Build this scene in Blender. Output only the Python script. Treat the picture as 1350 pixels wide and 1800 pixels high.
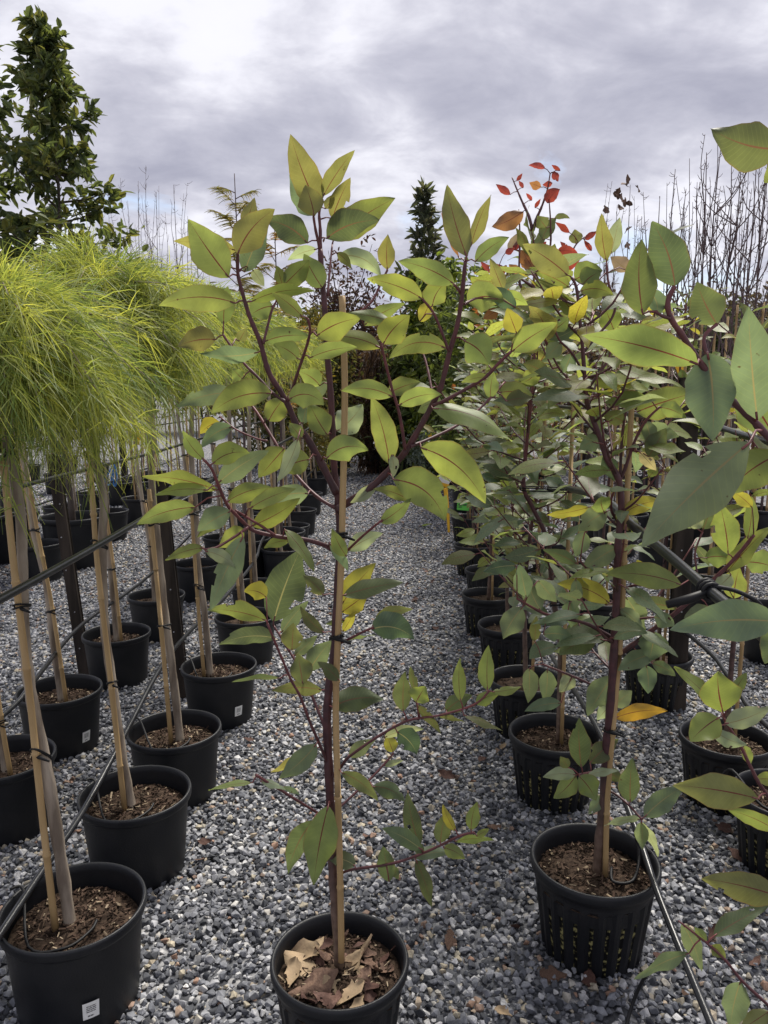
import bpy, bmesh, math, random
import numpy as np
from mathutils import Vector, Matrix, noise as mnoise

random.seed(7)
rng = np.random.default_rng(7)
R = math.radians
scene = bpy.context.scene
for o in list(bpy.data.objects):
    bpy.data.objects.remove(o)
COL = scene.collection

# ------------------------------------------------------------------ camera
CAM_H, PITCH, F = 1.5, R(9.24), 1352.0
cam_d = bpy.data.cameras.new("camera")
cam = bpy.data.objects.new("camera", cam_d)
COL.objects.link(cam)
cam.location = (0, 0, CAM_H)
cam.rotation_euler = (R(90) - PITCH, 0, 0)
cam_d.sensor_fit = 'VERTICAL'
cam_d.sensor_height = 36.0
cam_d.lens = 36.0 * F / 1800.0
cam_d.clip_start = 0.05
cam_d.clip_end = 2000
scene.camera = cam

# ------------------------------------------------------------------ sky
SUN_EL, SUN_AZ = R(58), R(25)          # sun ahead of the camera, a little to the right
world = bpy.data.worlds.new("World")
scene.world = world
world.use_nodes = True
wt = world.node_tree
wt.nodes.clear()
def wn(t, **kw):
    n = wt.nodes.new(t)
    for k, v in kw.items():
        setattr(n, k, v)
    return n
def wmath(op, a, b=None, clamp=False):
    n = wn('ShaderNodeMath', operation=op, use_clamp=clamp)
    for i, v in enumerate((a, b)):
        if v is None: continue
        if isinstance(v, (int, float)): n.inputs[i].default_value = v
        else: wt.links.new(v, n.inputs[i])
    return n.outputs[0]
sky = wn('ShaderNodeTexSky', sky_type='NISHITA', sun_disc=False)
sky.sun_elevation = SUN_EL
sky.sun_rotation = SUN_AZ
tc = wn('ShaderNodeTexCoord')
sep = wn('ShaderNodeSeparateXYZ')
wt.links.new(tc.outputs['Generated'], sep.inputs[0])
zc = wmath('ADD', wmath('MAXIMUM', sep.outputs['Z'], 0.0), 0.30)
cx, cy = wmath('DIVIDE', sep.outputs['X'], zc), wmath('DIVIDE', sep.outputs['Y'], zc)
comb = wn('ShaderNodeCombineXYZ')
wt.links.new(cx, comb.inputs[0]); wt.links.new(cy, comb.inputs[1])
def cloud(scale, detail, rough, off, dist=0.6):
    mp = wn('ShaderNodeMapping')
    mp.inputs['Location'].default_value = off
    mp.inputs['Scale'].default_value = (scale, scale * 1.25, 1)
    mp.inputs['Rotation'].default_value = (0, 0, R(-12))
    wt.links.new(comb.outputs[0], mp.inputs[0])
    n = wn('ShaderNodeTexNoise')
    n.inputs['Scale'].default_value = 1.0
    n.inputs['Detail'].default_value = detail
    n.inputs['Roughness'].default_value = rough
    n.inputs['Distortion'].default_value = dist
    wt.links.new(mp.outputs[0], n.inputs[0])
    return n.outputs['Fac']
def ramp(fac, stops):
    r = wn('ShaderNodeValToRGB')
    r.color_ramp.interpolation = 'B_SPLINE'
    while len(r.color_ramp.elements) < len(stops):
        r.color_ramp.elements.new(0.5)
    for e, (p, c) in zip(r.color_ramp.elements, stops):
        e.position = p
        e.color = (*c, 1)
    wt.links.new(fac, r.inputs[0])
    return r.outputs[0]
SK = 1.0
base = cloud(1.75, 6, 0.54, (3.1, 1.7, 0), 0.25)
fine = cloud(4.6, 7, 0.58, (9.3, 4.2, 0), 0.3)
mixf = wmath('ADD', wmath('MULTIPLY', base, 0.66), wmath('MULTIPLY', fine, 0.34))
ccol = ramp(mixf, [(0.36, (0.30, 0.305, 0.385)), (0.45, (0.41, 0.413, 0.49)), (0.52, (0.50, 0.50, 0.575)), (0.60, (0.76, 0.76, 0.82))])
cs = wn('ShaderNodeVectorMath', operation='SCALE')
cs.inputs['Scale'].default_value = 6.3
wt.links.new(ccol, cs.inputs[0])
ccol = cs.outputs[0]
gap = cloud(2.0, 6, 0.58, (21.0, 7.7, 0), 0.7)
lowz = wmath('SUBTRACT', 1.0, wmath('MULTIPLY', sep.outputs['Z'], 3.2, True), True)
gapf = wmath('MULTIPLY', wmath('SUBTRACT', wmath('ADD', gap, wmath('MULTIPLY', lowz, 0.10)), 0.60, True), 5.0, True)
gapf = wmath('MULTIPLY', gapf, 0.75)
mx = wn('ShaderNodeMix', data_type='RGBA')
wt.links.new(gapf, mx.inputs['Factor'])
wt.links.new(ccol, mx.inputs['A'])
wt.links.new(sky.outputs[0], mx.inputs['B'])
bg = wn('ShaderNodeBackground')
bg.inputs['Strength'].default_value = 0.10
wt.links.new(mx.outputs['Result'], bg.inputs['Color'])
wo = wn('ShaderNodeOutputWorld')
wt.links.new(bg.outputs[0], wo.inputs[0])

# ------------------------------------------------------------------ sun (behind thin cloud)
sd = bpy.data.lights.new("sun", 'SUN')
sd.energy = 3.0
sd.angle = R(24)
sd.color = (1.0, 0.95, 0.87)
sun = bpy.data.objects.new("sun", sd)
COL.objects.link(sun)
sdir = Vector((math.sin(SUN_AZ) * math.cos(SUN_EL), math.cos(SUN_AZ) * math.cos(SUN_EL), math.sin(SUN_EL)))
sun.rotation_euler = (-sdir).to_track_quat('-Z', 'Y').to_euler()
sun.location = sdir * 30

scene.render.engine = 'CYCLES'
scene.cycles.use_denoising = True
scene.cycles.max_bounces = 8
scene.cycles.transparent_max_bounces = 8
vs = scene.view_settings
vs.view_transform = 'Standard'
vs.look = 'None'
vs.exposure = 1.08
vs.gamma = 1.0
vs.use_curve_mapping = False

# ------------------------------------------------------------------ pixel -> place
CP, SP = math.cos(PITCH), math.sin(PITCH)
def ray(px, py):
    a, b = (px - 675.0) / F, (900.0 - py) / F
    return Vector((a, CP + b * SP, -SP + b * CP))
def atY(px, py, Y):
    d = ray(px, py)
    return Vector((0, 0, CAM_H)) + d * (Y / d.y)
def atZ(px, py, z):
    d = ray(px, py)
    return Vector((0, 0, CAM_H)) + d * ((z - CAM_H) / d.z)
RIM = 0.25
def pot_xy(px, py):
    p = atZ(px, py, RIM)
    return p.x, p.y

# ------------------------------------------------------------------ materials
MAT = {}
def mat(name, col, rough=0.6, spec=0.4, nscale=None, col2=None, bump=0.0, bscale=None, coords='Object', stretch=(1, 1, 1), contrast=(0.35, 0.65), detail=4):
    m = bpy.data.materials.new(name)
    m.use_nodes = True
    nt = m.node_tree
    p = nt.nodes['Principled BSDF']
    p.inputs['Base Color'].default_value = (*col, 1)
    p.inputs['Roughness'].default_value = rough
    p.inputs['Specular IOR Level'].default_value = spec
    if nscale or bump:
        t = nt.nodes.new('ShaderNodeTexCoord')
        mp = nt.nodes.new('ShaderNodeMapping')
        mp.inputs['Scale'].default_value = stretch
        nt.links.new(t.outputs[coords], mp.inputs[0])
    if nscale:
        n = nt.nodes.new('ShaderNodeTexNoise')
        n.inputs['Scale'].default_value = nscale
        n.inputs['Detail'].default_value = detail
        nt.links.new(mp.outputs[0], n.inputs[0])
        r = nt.nodes.new('ShaderNodeValToRGB')
        r.color_ramp.elements[0].position, r.color_ramp.elements[1].position = contrast
        r.color_ramp.elements[0].color = (*col, 1)
        r.color_ramp.elements[1].color = (*(col2 or col), 1)
        nt.links.new(n.outputs['Fac'], r.inputs[0])
        nt.links.new(r.outputs[0], p.inputs['Base Color'])
    if bump:
        n2 = nt.nodes.new('ShaderNodeTexNoise')
        n2.inputs['Scale'].default_value = bscale or nscale
        n2.inputs['Detail'].default_value = 5
        nt.links.new(mp.outputs[0], n2.inputs[0])
        b = nt.nodes.new('ShaderNodeBump')
        b.inputs['Strength'].default_value = bump
        b.inputs['Distance'].default_value = 0.004
        nt.links.new(n2.outputs['Fac'], b.inputs['Height'])
        nt.links.new(b.outputs[0], p.inputs['Normal'])
    MAT[name] = m
    return m

mat('pot_plastic', (0.007, 0.008, 0.0105), 0.46, 0.34, 9, (0.016, 0.0165, 0.019), 0.15, 250, contrast=(0.45, 0.8), detail=9)
mat('pot_slot', (0.006, 0.006, 0.006), 0.9, 0.1, 75, (0.26, 0.235, 0.10), contrast=(0.53, 0.66))
mat('soil', (0.022, 0.014, 0.010), 0.95, 0.15, 70, (0.085, 0.058, 0.040), 1.0, 160, contrast=(0.35, 0.72))
mat('chip_brown', (0.052, 0.032, 0.023), 0.9, 0.15, 40, (0.105, 0.07, 0.05))
mat('chip_tan', (0.25, 0.19, 0.125), 0.9, 0.15, 40, (0.36, 0.29, 0.2))
mat('chip_dark', (0.022, 0.015, 0.011), 0.95, 0.1)
mat('bamboo', (0.32, 0.21, 0.095), 0.5, 0.35, 14, (0.45, 0.31, 0.15), 0.25, 60, stretch=(1, 1, 0.15))
mat('bark_pale', (0.15, 0.118, 0.09), 0.85, 0.2, 22, (0.37, 0.31, 0.245), 1.0, 55, stretch=(1, 1, 0.22), contrast=(0.38, 0.6), detail=8)
mat('bark_grey', (0.06, 0.048, 0.042), 0.9, 0.15, 20, (0.115, 0.095, 0.085), 0.4, 60, stretch=(1, 1, 0.3))
mat('twig_mauve', (0.085, 0.058, 0.06), 0.85, 0.2, 12, (0.14, 0.105, 0.105))
mat('pipe_black', (0.010, 0.011, 0.013), 0.28, 0.5, 8, (0.02, 0.021, 0.024), 0.08, 120)
mat('tie_black', (0.008, 0.008, 0.009), 0.55, 0.3)
mat('post_timber', (0.016, 0.013, 0.011), 0.8, 0.2, 16, (0.050, 0.039, 0.032), 0.6, 50, stretch=(1, 1, 0.12))
mat('nail', (0.4, 0.4, 0.42), 0.5)
mat('wire_steel', (0.45, 0.46, 0.48), 0.3, 0.6)
mat('tag_yellow', (0.75, 0.42, 0.02), 0.5)
mat('tag_white', (0.78, 0.78, 0.76), 0.5)
mat('tag_green', (0.15, 0.62, 0.10), 0.5)
mat('print_dark', (0.05, 0.05, 0.055), 0.6)
mat('rope_blue', (0.05, 0.19, 0.47), 0.6)
mat('fallen_brown', (0.085, 0.05, 0.037), 0.75, 0.25, 45, (0.185, 0.115, 0.08), 0.8, 130)
mat('fallen_dark', (0.05, 0.025, 0.02), 0.75, 0.25, 30, (0.095, 0.05, 0.038), 0.4, 90)
mat('fallen_tan', (0.30, 0.225, 0.14), 0.75, 0.25, 30, (0.40, 0.29, 0.18), 0.4, 90)
mat('fallen_rose', (0.155, 0.085, 0.065), 0.7, 0.25, 45, (0.25, 0.15, 0.115), 0.8, 130)
mat('brick_clay', (0.25, 0.12, 0.08), 0.9)

def gum_stem_material():
    m = bpy.data.materials.new('gum_stem')
    m.use_nodes = True
    nt = m.node_tree
    p = nt.nodes['Principled BSDF']
    p.inputs['Roughness'].default_value = 0.5
    at = nt.nodes.new('ShaderNodeAttribute'); at.attribute_name = 'bark'
    t = nt.nodes.new('ShaderNodeTexCoord')
    n = nt.nodes.new('ShaderNodeTexNoise'); n.inputs['Scale'].default_value = 45
    nt.links.new(t.outputs['Object'], n.inputs[0])
    r1 = nt.nodes.new('ShaderNodeValToRGB')
    for e, pos, c in zip(r1.color_ramp.elements, (0.35, 0.7), ((0.034, 0.013, 0.017), (0.066, 0.022, 0.027))):
        e.position = pos; e.color = (*c, 1)
    r2 = nt.nodes.new('ShaderNodeValToRGB')
    for e, pos, c in zip(r2.color_ramp.elements, (0.35, 0.7), ((0.10, 0.065, 0.045), (0.21, 0.15, 0.11))):
        e.position = pos; e.color = (*c, 1)
    nt.links.new(n.outputs['Fac'], r1.inputs[0]); nt.links.new(n.outputs['Fac'], r2.inputs[0])
    r3 = nt.nodes.new('ShaderNodeValToRGB')
    for e, pos, c in zip(r3.color_ramp.elements, (0.35, 0.7), ((0.12, 0.028, 0.030), (0.19, 0.05, 0.05))):
        e.position = pos; e.color = (*c, 1)
    nt.links.new(n.outputs['Fac'], r3.inputs[0])
    mp = nt.nodes.new('ShaderNodeMapRange')
    mp.inputs['From Min'].default_value = 0.5; mp.inputs['From Max'].default_value = 1.0
    nt.links.new(at.outputs['Fac'], mp.inputs['Value'])
    mp2 = nt.nodes.new('ShaderNodeMapRange')
    mp2.inputs['From Min'].default_value = 0.0; mp2.inputs['From Max'].default_value = 0.5
    mp2.inputs['To Min'].default_value = 1.0; mp2.inputs['To Max'].default_value = 0.0
    nt.links.new(at.outputs['Fac'], mp2.inputs['Value'])
    x1 = nt.nodes.new('ShaderNodeMix'); x1.data_type = 'RGBA'
    nt.links.new(mp.outputs[0], x1.inputs['Factor']); nt.links.new(r1.outputs[0], x1.inputs['A']); nt.links.new(r2.outputs[0], x1.inputs['B'])
    x2 = nt.nodes.new('ShaderNodeMix'); x2.data_type = 'RGBA'
    nt.links.new(mp2.outputs[0], x2.inputs['Factor']); nt.links.new(x1.outputs['Result'], x2.inputs['A']); nt.links.new(r3.outputs[0], x2.inputs['B'])
    nt.links.new(x2.outputs['Result'], p.inputs['Base Color'])
    b = nt.nodes.new('ShaderNodeBump'); b.inputs['Strength'].default_value = 0.4; b.inputs['Distance'].default_value = 0.003
    nt.links.new(n.outputs['Fac'], b.inputs['Height']); nt.links.new(b.outputs[0], p.inputs['Normal'])
    MAT['gum_stem'] = m
gum_stem_material()

def foliage_material(name, use_attr, trans=0.42, rough=0.42, tboost=(1.9, 1.75, 0.9), veins=False):
    """two-sided leaf: gloss + diffuse mixed with light passing through the blade"""
    m = bpy.data.materials.new(name)
    m.use_nodes = True
    nt = m.node_tree
    L = nt.links.new
    p = nt.nodes['Principled BSDF']
    p.inputs['Roughness'].default_value = rough
    p.inputs['Specular IOR Level'].default_value = 0.4
    out = nt.nodes['Material Output']
    oi = nt.nodes.new('ShaderNodeObjectInfo')
    if use_attr:
        at = nt.nodes.new('ShaderNodeAttribute'); at.attribute_name = 'tint'
        base = at.outputs['Color']
    else:
        base = oi.outputs['Color']
    t = nt.nodes.new('ShaderNodeTexCoord')
    n = nt.nodes.new('ShaderNodeTexNoise'); n.inputs['Scale'].default_value = 28; n.inputs['Detail'].default_value = 4
    L(t.outputs['Object'], n.inputs[0])
    hs = nt.nodes.new('ShaderNodeHueSaturation')
    mr = nt.nodes.new('ShaderNodeMapRange')
    mr.inputs['From Min'].default_value = 0.3; mr.inputs['From Max'].default_value = 0.7
    mr.inputs['To Min'].default_value = 0.82; mr.inputs['To Max'].default_value = 1.16
    L(n.outputs['Fac'], mr.inputs['Value']); L(mr.outputs[0], hs.inputs['Value']); L(base, hs.inputs['Color'])
    colr = hs.outputs[0]
    if veins:
        uv = nt.nodes.new('ShaderNodeUVMap')
        sx = nt.nodes.new('ShaderNodeSeparateXYZ'); L(uv.outputs[0], sx.inputs[0])
        def mth(op, a, b=None, c=None, cl=False):
            k = nt.nodes.new('ShaderNodeMath'); k.operation = op; k.use_clamp = cl
            for i, v in enumerate((a, b, c)):
                if v is None: continue
                if isinstance(v, (int, float)): k.inputs[i].default_value = v
                else: L(v, k.inputs[i])
            return k.outputs[0]
        u = mth('ABSOLUTE', mth('SUBTRACT', sx.outputs[0], 0.5))
        # side veins leave the midrib at an angle; fine pale lines
        ph = mth('FRACT', mth('MULTIPLY', mth('SUBTRACT', sx.outputs[1], mth('MULTIPLY', u, 0.28)), 15.0))
        vein = mth('MULTIPLY', mth('LESS_THAN', mth('ABSOLUTE', mth('SUBTRACT', ph, 0.5)), 0.055), 0.10)
        xv = nt.nodes.new('ShaderNodeMix'); xv.data_type = 'RGBA'
        L(vein, xv.inputs['Factor']); L(colr, xv.inputs['A']); xv.inputs['B'].default_value = (0.30, 0.36, 0.12, 1)
        colr = xv.outputs['Result']
        # reddish margin
        edge = mth('MULTIPLY', mth('SUBTRACT', u, 0.455, None, True), 9.0, None, True)
        xe = nt.nodes.new('ShaderNodeMix'); xe.data_type = 'RGBA'
        L(mth('MULTIPLY', edge, mth('SUBTRACT', 1.0, oi.outputs['Alpha'])), xe.inputs['Factor']); L(colr, xe.inputs['A']); xe.inputs['B'].default_value = (0.20, 0.085, 0.045, 1)
        colr = xe.outputs['Result']
        # brown flecks and blemishes
        n2 = nt.nodes.new('ShaderNodeTexNoise'); n2.inputs['Scale'].default_value = 75; n2.inputs['Detail'].default_value = 2
        va = nt.nodes.new('ShaderNodeVectorMath'); va.operation = 'ADD'
        L(t.outputs['Object'], va.inputs[0])
        L(oi.outputs['Location'], va.inputs[1]); L(va.outputs[0], n2.inputs[0])
        spot = mth('MULTIPLY', mth('SUBTRACT', n2.outputs['Fac'], 0.735, None, True), 22.0, None, True)
        xs = nt.nodes.new('ShaderNodeMix'); xs.data_type = 'RGBA'
        L(spot, xs.inputs['Factor']); L(colr, xs.inputs['A']); xs.inputs['B'].default_value = (0.06, 0.03, 0.018, 1)
        colr = xs.outputs['Result']
        # midrib
        wv = mth('MULTIPLY', mth('SUBTRACT', 1.12, sx.outputs[1]), 0.024)
        rib = mth('LESS_THAN', u, wv)
        rc = nt.nodes.new('ShaderNodeMix'); rc.data_type = 'RGBA'
        L(oi.outputs['Alpha'], rc.inputs['Factor'])
        rc.inputs['A'].default_value = (0.105, 0.025, 0.024, 1); rc.inputs['B'].default_value = (0.23, 0.22, 0.12, 1)
        xr = nt.nodes.new('ShaderNodeMix'); xr.data_type = 'RGBA'
        L(rib, xr.inputs['Factor']); L(colr, xr.inputs['A']); L(rc.outputs['Result'], xr.inputs['B'])
        colr = xr.outputs['Result']
        bp = nt.nodes.new('ShaderNodeBump'); bp.inputs['Strength'].default_value = 0.25; bp.inputs['Distance'].default_value = 0.002
        L(mth('ADD', mth('MULTIPLY', vein, -2.0), n.outputs['Fac']), bp.inputs['Height']); L(bp.outputs[0], p.inputs['Normal'])
    L(colr, p.inputs['Base Color'])
    tr = nt.nodes.new('ShaderNodeBsdfTranslucent')
    mm = nt.nodes.new('ShaderNodeMix'); mm.data_type = 'RGBA'; mm.blend_type = 'MULTIPLY'
    mm.inputs['Factor'].default_value = 1.0
    L(colr, mm.inputs['A']); mm.inputs['B'].default_value = (*tboost, 1)
    L(mm.outputs['Result'], tr.inputs[0])
    ms = nt.nodes.new('ShaderNodeMixShader'); ms.inputs[0].default_value = trans
    L(p.outputs[0], ms.inputs[1]); L(tr.outputs[0], ms.inputs[2]); L(ms.outputs[0], out.inputs[0])
    MAT[name] = m
foliage_material('gum_leaf', False, 0.46, 0.47, (2.0, 1.9, 1.15), veins=True)
foliage_material('foliage', True, 0.40, 0.5)
foliage_material('thread_leaf', True, 0.45, 0.55)

def gravel_material():
    m = bpy.data.materials.new('gravel_stone')
    m.use_nodes = True
    nt = m.node_tree; L = nt.links.new
    p = nt.nodes['Principled BSDF']; p.inputs['Roughness'].default_value = 0.72; p.inputs['Specular IOR Level'].default_value = 0.35
    oi = nt.nodes.new('ShaderNodeObjectInfo')
    r = nt.nodes.new('ShaderNodeValToRGB'); r.color_ramp.interpolation = 'LINEAR'
    stops = [(0.0, (0.036, 0.039, 0.046)), (0.22, (0.085, 0.090, 0.104)), (0.45, (0.165, 0.172, 0.192)), (0.64, (0.27, 0.277, 0.297)),
             (0.77, (0.41, 0.412, 0.425)), (0.89, (0.62, 0.615, 0.60)), (0.915, (0.36, 0.32, 0.24)), (0.955, (0.48, 0.42, 0.31)), (0.985, (0.33, 0.20, 0.14)), (1.0, (0.19, 0.14, 0.11))]
    while len(r.color_ramp.elements) < len(stops): r.color_ramp.elements.new(0.5)
    for e, (a, c) in zip(r.color_ramp.elements, stops):
        e.position = a; e.color = (*c, 1)
    L(oi.outputs['Random'], r.inputs[0])
    t = nt.nodes.new('ShaderNodeTexCoord')
    n = nt.nodes.new('ShaderNodeTexNoise'); n.inputs['Scale'].default_value = 1.3; n.inputs['Detail'].default_value = 6; n.inputs['Roughness'].default_value = 0.65
    mp = nt.nodes.new('ShaderNodeVectorMath'); mp.operation = 'ADD'
    sc = nt.nodes.new('ShaderNodeVectorMath'); sc.operation = 'SCALE'; sc.inputs['Scale'].default_value = 37.0
    L(oi.outputs['Location'], sc.inputs[0]); L(t.outputs['Object'], mp.inputs[0]); L(sc.outputs[0], mp.inputs[1]); L(mp.outputs[0], n.inputs[0])
    mr = nt.nodes.new('ShaderNodeMapRange'); mr.inputs['From Min'].default_value = 0.3; mr.inputs['From Max'].default_value = 0.7
    mr.inputs['To Min'].default_value = 0.6; mr.inputs['To Max'].default_value = 1.4
    L(n.outputs['Fac'], mr.inputs['Value'])
    hs = nt.nodes.new('ShaderNodeHueSaturation'); L(mr.outputs[0], hs.inputs['Value']); L(r.outputs[0], hs.inputs['Color'])
    # damp and dusty patches of the yard
    nb = nt.nodes.new('ShaderNodeTexNoise'); nb.inputs['Scale'].default_value = 1.6; nb.inputs['Detail'].default_value = 5
    L(oi.outputs['Location'], nb.inputs[0])
    r2 = nt.nodes.new('ShaderNodeValToRGB')
    for e, a, c in zip(r2.color_ramp.elements, (0.33, 0.68), ((0.66, 0.66, 0.68), (1.15, 1.12, 1.06))):
        e.position = a; e.color = (*[min(x, 1.0) for x in c], 1)
    L(nb.outputs['Fac'], r2.inputs[0])
    mu = nt.nodes.new('ShaderNodeMix'); mu.data_type = 'RGBA'; mu.blend_type = 'MULTIPLY'; mu.inputs['Factor'].default_value = 1.0
    L(hs.outputs[0], mu.inputs['A']); L(r2.outputs[0], mu.inputs['B'])
    L(mu.outputs['Result'], p.inputs['Base Color'])
    MAT['gravel_stone'] = m
gravel_material()

def ground_material():
    m = bpy.data.materials.new('gravel_ground')
    m.use_nodes = True
    nt = m.node_tree; L = nt.links.new
    p = nt.nodes['Principled BSDF']; p.inputs['Roughness'].default_value = 0.9
    t = nt.nodes.new('ShaderNodeTexCoord')
    v = nt.nodes.new('ShaderNodeTexVoronoi'); v.inputs['Scale'].default_value = 48
    L(t.outputs['Object'], v.inputs['Vector'])
    sep = nt.nodes.new('ShaderNodeSeparateXYZ'); L(v.outputs['Color'], sep.inputs[0])
    r = nt.nodes.new('ShaderNodeValToRGB')
    stops = [(0.0, (0.035, 0.037, 0.043)), (0.45, (0.105, 0.108, 0.118)), (0.8, (0.19, 0.193, 0.205)), (0.93, (0.36, 0.355, 0.35)), (1.0, (0.26, 0.22, 0.17))]
    while len(r.color_ramp.elements) < len(stops): r.color_ramp.elements.new(0.5)
    for e, (a, c) in zip(r.color_ramp.elements, stops):
        e.position = a; e.color = (*c, 1)
    L(sep.outputs[0], r.inputs[0]); L(r.outputs[0], p.inputs['Base Color'])
    b = nt.nodes.new('ShaderNodeBump'); b.inputs['Strength'].default_value = 0.8; b.inputs['Distance'].default_value = 0.015; b.invert = True
    L(v.outputs['Distance'], b.inputs['Height']); L(b.outputs[0], p.inputs['Normal'])
    MAT['gravel_ground'] = m
ground_material()

# ------------------------------------------------------------------ mesh helpers
class MB:
    """collects vertices and faces, then links them as one mesh object"""
    def __init__(s):
        s.v, s.f, s.m, s.att = [], [], [], {}
        s.smooth = []
    def add(s, vs_, fs_, mi=0, smooth=True):
        o = len(s.v)
        s.v.extend(vs_)
        for f in fs_:
            s.f.append(tuple(i + o for i in f)); s.m.append(mi); s.smooth.append(smooth)
        return o
    def tube(s, pts, rad, n=7, mi=0, cap=True):
        pts = [Vector(p) for p in pts]
        if isinstance(rad, (int, float)): rad = [rad] * len(pts)
        vs_, fs_ = [], []
        t0 = (pts[1] - pts[0]).normalized()
        ref = Vector((0, 0, 1)) if abs(t0.z) < 0.9 else Vector((1, 0, 0))
        u = t0.cross(ref).normalized()
        k = len(pts)
        for i, p in enumerate(pts):
            t = (pts[min(i + 1, k - 1)] - pts[max(i - 1, 0)]).normalized()
            u = (u - t * u.dot(t)).normalized()
            w = t.cross(u)
            for j in range(n):
                a = 2 * math.pi * j / n
                vs_.append(p + (u * math.cos(a) + w * math.sin(a)) * rad[i])
        for i in range(k - 1):
            for j in range(n):
                fs_.append((i * n + j, i * n + (j + 1) % n, (i + 1) * n + (j + 1) % n, (i + 1) * n + j))
        if cap:
            fs_.append(tuple(range(n))[::-1]); fs_.append(tuple((k - 1) * n + j for j in range(n)))
        return s.add(vs_, fs_, mi)
    def box(s, c, sx, sy, sz, rot=None, mi=0):
        c = Vector(c); M = rot or Matrix.Identity(3)
        vs_ = [c + M @ Vector((x * sx / 2, y * sy / 2, z * sz / 2)) for x in (-1, 1) for y in (-1, 1) for z in (-1, 1)]
        s.add(vs_, [(0, 1, 3, 2), (4, 6, 7, 5), (0, 4, 5, 1), (2, 3, 7, 6), (0, 2, 6, 4), (1, 5, 7, 3)], mi, False)
    def lathe(s, prof, n=40, mi=0):
        vs_, fs_ = [], []
        for r, z in prof:
            for j in range(n):
                a = 2 * math.pi * j / n
                vs_.append(Vector((r * math.cos(a), r * math.sin(a), z)))
        for i in range(len(prof) - 1):
            for j in range(n):
                fs_.append((i * n + j, i * n + (j + 1) % n, (i + 1) * n + (j + 1) % n, (i + 1) * n + j))
        return s.add(vs_, fs_, mi)
    def mesh(s, name, mats, origin=None):
        me = bpy.data.meshes.new(name)
        o = Vector(origin) if origin is not None else Vector((0, 0, 0))
        me.from_pydata([tuple(Vector(v) - o) for v in s.v], [], s.f)
        for m in mats: me.materials.append(MAT[m])
        me.polygons.foreach_set('material_index', s.m)
        me.polygons.foreach_set('use_smooth', s.smooth)
        for k, arr in s.att.items():
            if len(arr) and isinstance(arr[0], (tuple, list)):
                a = me.attributes.new(k, 'FLOAT_COLOR', 'POINT')
                a.data.foreach_set('color', [x for c in arr for x in (*c, 1.0)])
            else:
                a = me.attributes.new(k, 'FLOAT', 'POINT')
                a.data.foreach_set('value', arr)
        me.update()
        return me
    def build(s, name, mats, parent=None, origin=None):
        return link(name, s.mesh(name, mats, origin), parent, origin)

def link(name, data, parent=None, loc=None):
    """parts are placed in world space: the parent chain only translates"""
    o = bpy.data.objects.new(name, data)
    COL.objects.link(o)
    w = Vector(loc) if loc is not None else Vector((0, 0, 0))
    if parent is not None:
        o.parent = parent
        o.location = w - world_of(parent)
    else:
        o.location = w
    return o
def world_of(o):
    w = Vector((0, 0, 0))
    while o is not None:
        w += o.location
        o = o.parent
    return w
def thing(name, loc, label, cat, group=None):
    o = link(name, None, None, loc)
    o.empty_display_size = 0.1
    return tag(o, label, cat, group)
def tag(o, label, cat, group=None):
    o['label'] = label; o['category'] = cat
    if group: o['group'] = group
    return o
def rnd(a, b): return random.uniform(a, b)
def smooth_poly(pts, sub=3):
    """Catmull-Rom through the points"""
    pts = [Vector(p) for p in pts]
    if len(pts) < 3: return pts
    out = []
    for i in range(len(pts) - 1):
        p0, p1, p2, p3 = pts[max(i - 1, 0)], pts[i], pts[i + 1], pts[min(i + 2, len(pts) - 1)]
        for k in range(sub):
            t = k / sub
            out.append(0.5 * ((2 * p1) + (p2 - p0) * t + (2 * p0 - 5 * p1 + 4 * p2 - p3) * t * t + (3 * p1 - p0 - 3 * p2 + p3) * t ** 3))
    out.append(pts[-1])
    return out
def lerp(a, b, t): return a + (b - a) * t

# ------------------------------------------------------------------ ground
def build_ground():
    mb = MB()
    S = 260
    mb.add([(-S, -30, 0), (S, -30, 0), (S, 500, 0), (-S, 500, 0)], [(0, 1, 2, 3)], 0, False)
    g = mb.build('ground', ['gravel_ground'])
    g['kind'] = 'structure'
build_ground()

def stone_objects(n=7):
    res = []
    for k in range(n):
        bm = bmesh.new()
        for i in range(11):
            d = Vector((random.gauss(0, 1), random.gauss(0, 1), random.gauss(0, 1))).normalized()
            d = Vector((d.x * 1.0, d.y * rnd(0.72, 0.95), d.z * rnd(0.5, 0.75)))
            bm.verts.new(d * rnd(0.8, 1.0))
        r = bmesh.ops.convex_hull(bm, input=bm.verts)
        bmesh.ops.delete(bm, geom=list({v for v in r['geom_interior'] if isinstance(v, bmesh.types.BMVert)}), context='VERTS')
        bmesh.ops.bevel(bm, geom=list(bm.edges), offset=0.035, segments=1, affect='EDGES', profile=0.5)
        me = bpy.data.meshes.new('stone')
        bm.to_mesh(me); bm.free()
        me.materials.append(MAT['gravel_stone'])
        res.append(bpy.data.objects.new('stone', me))
    return res
STONES = stone_objects()

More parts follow.
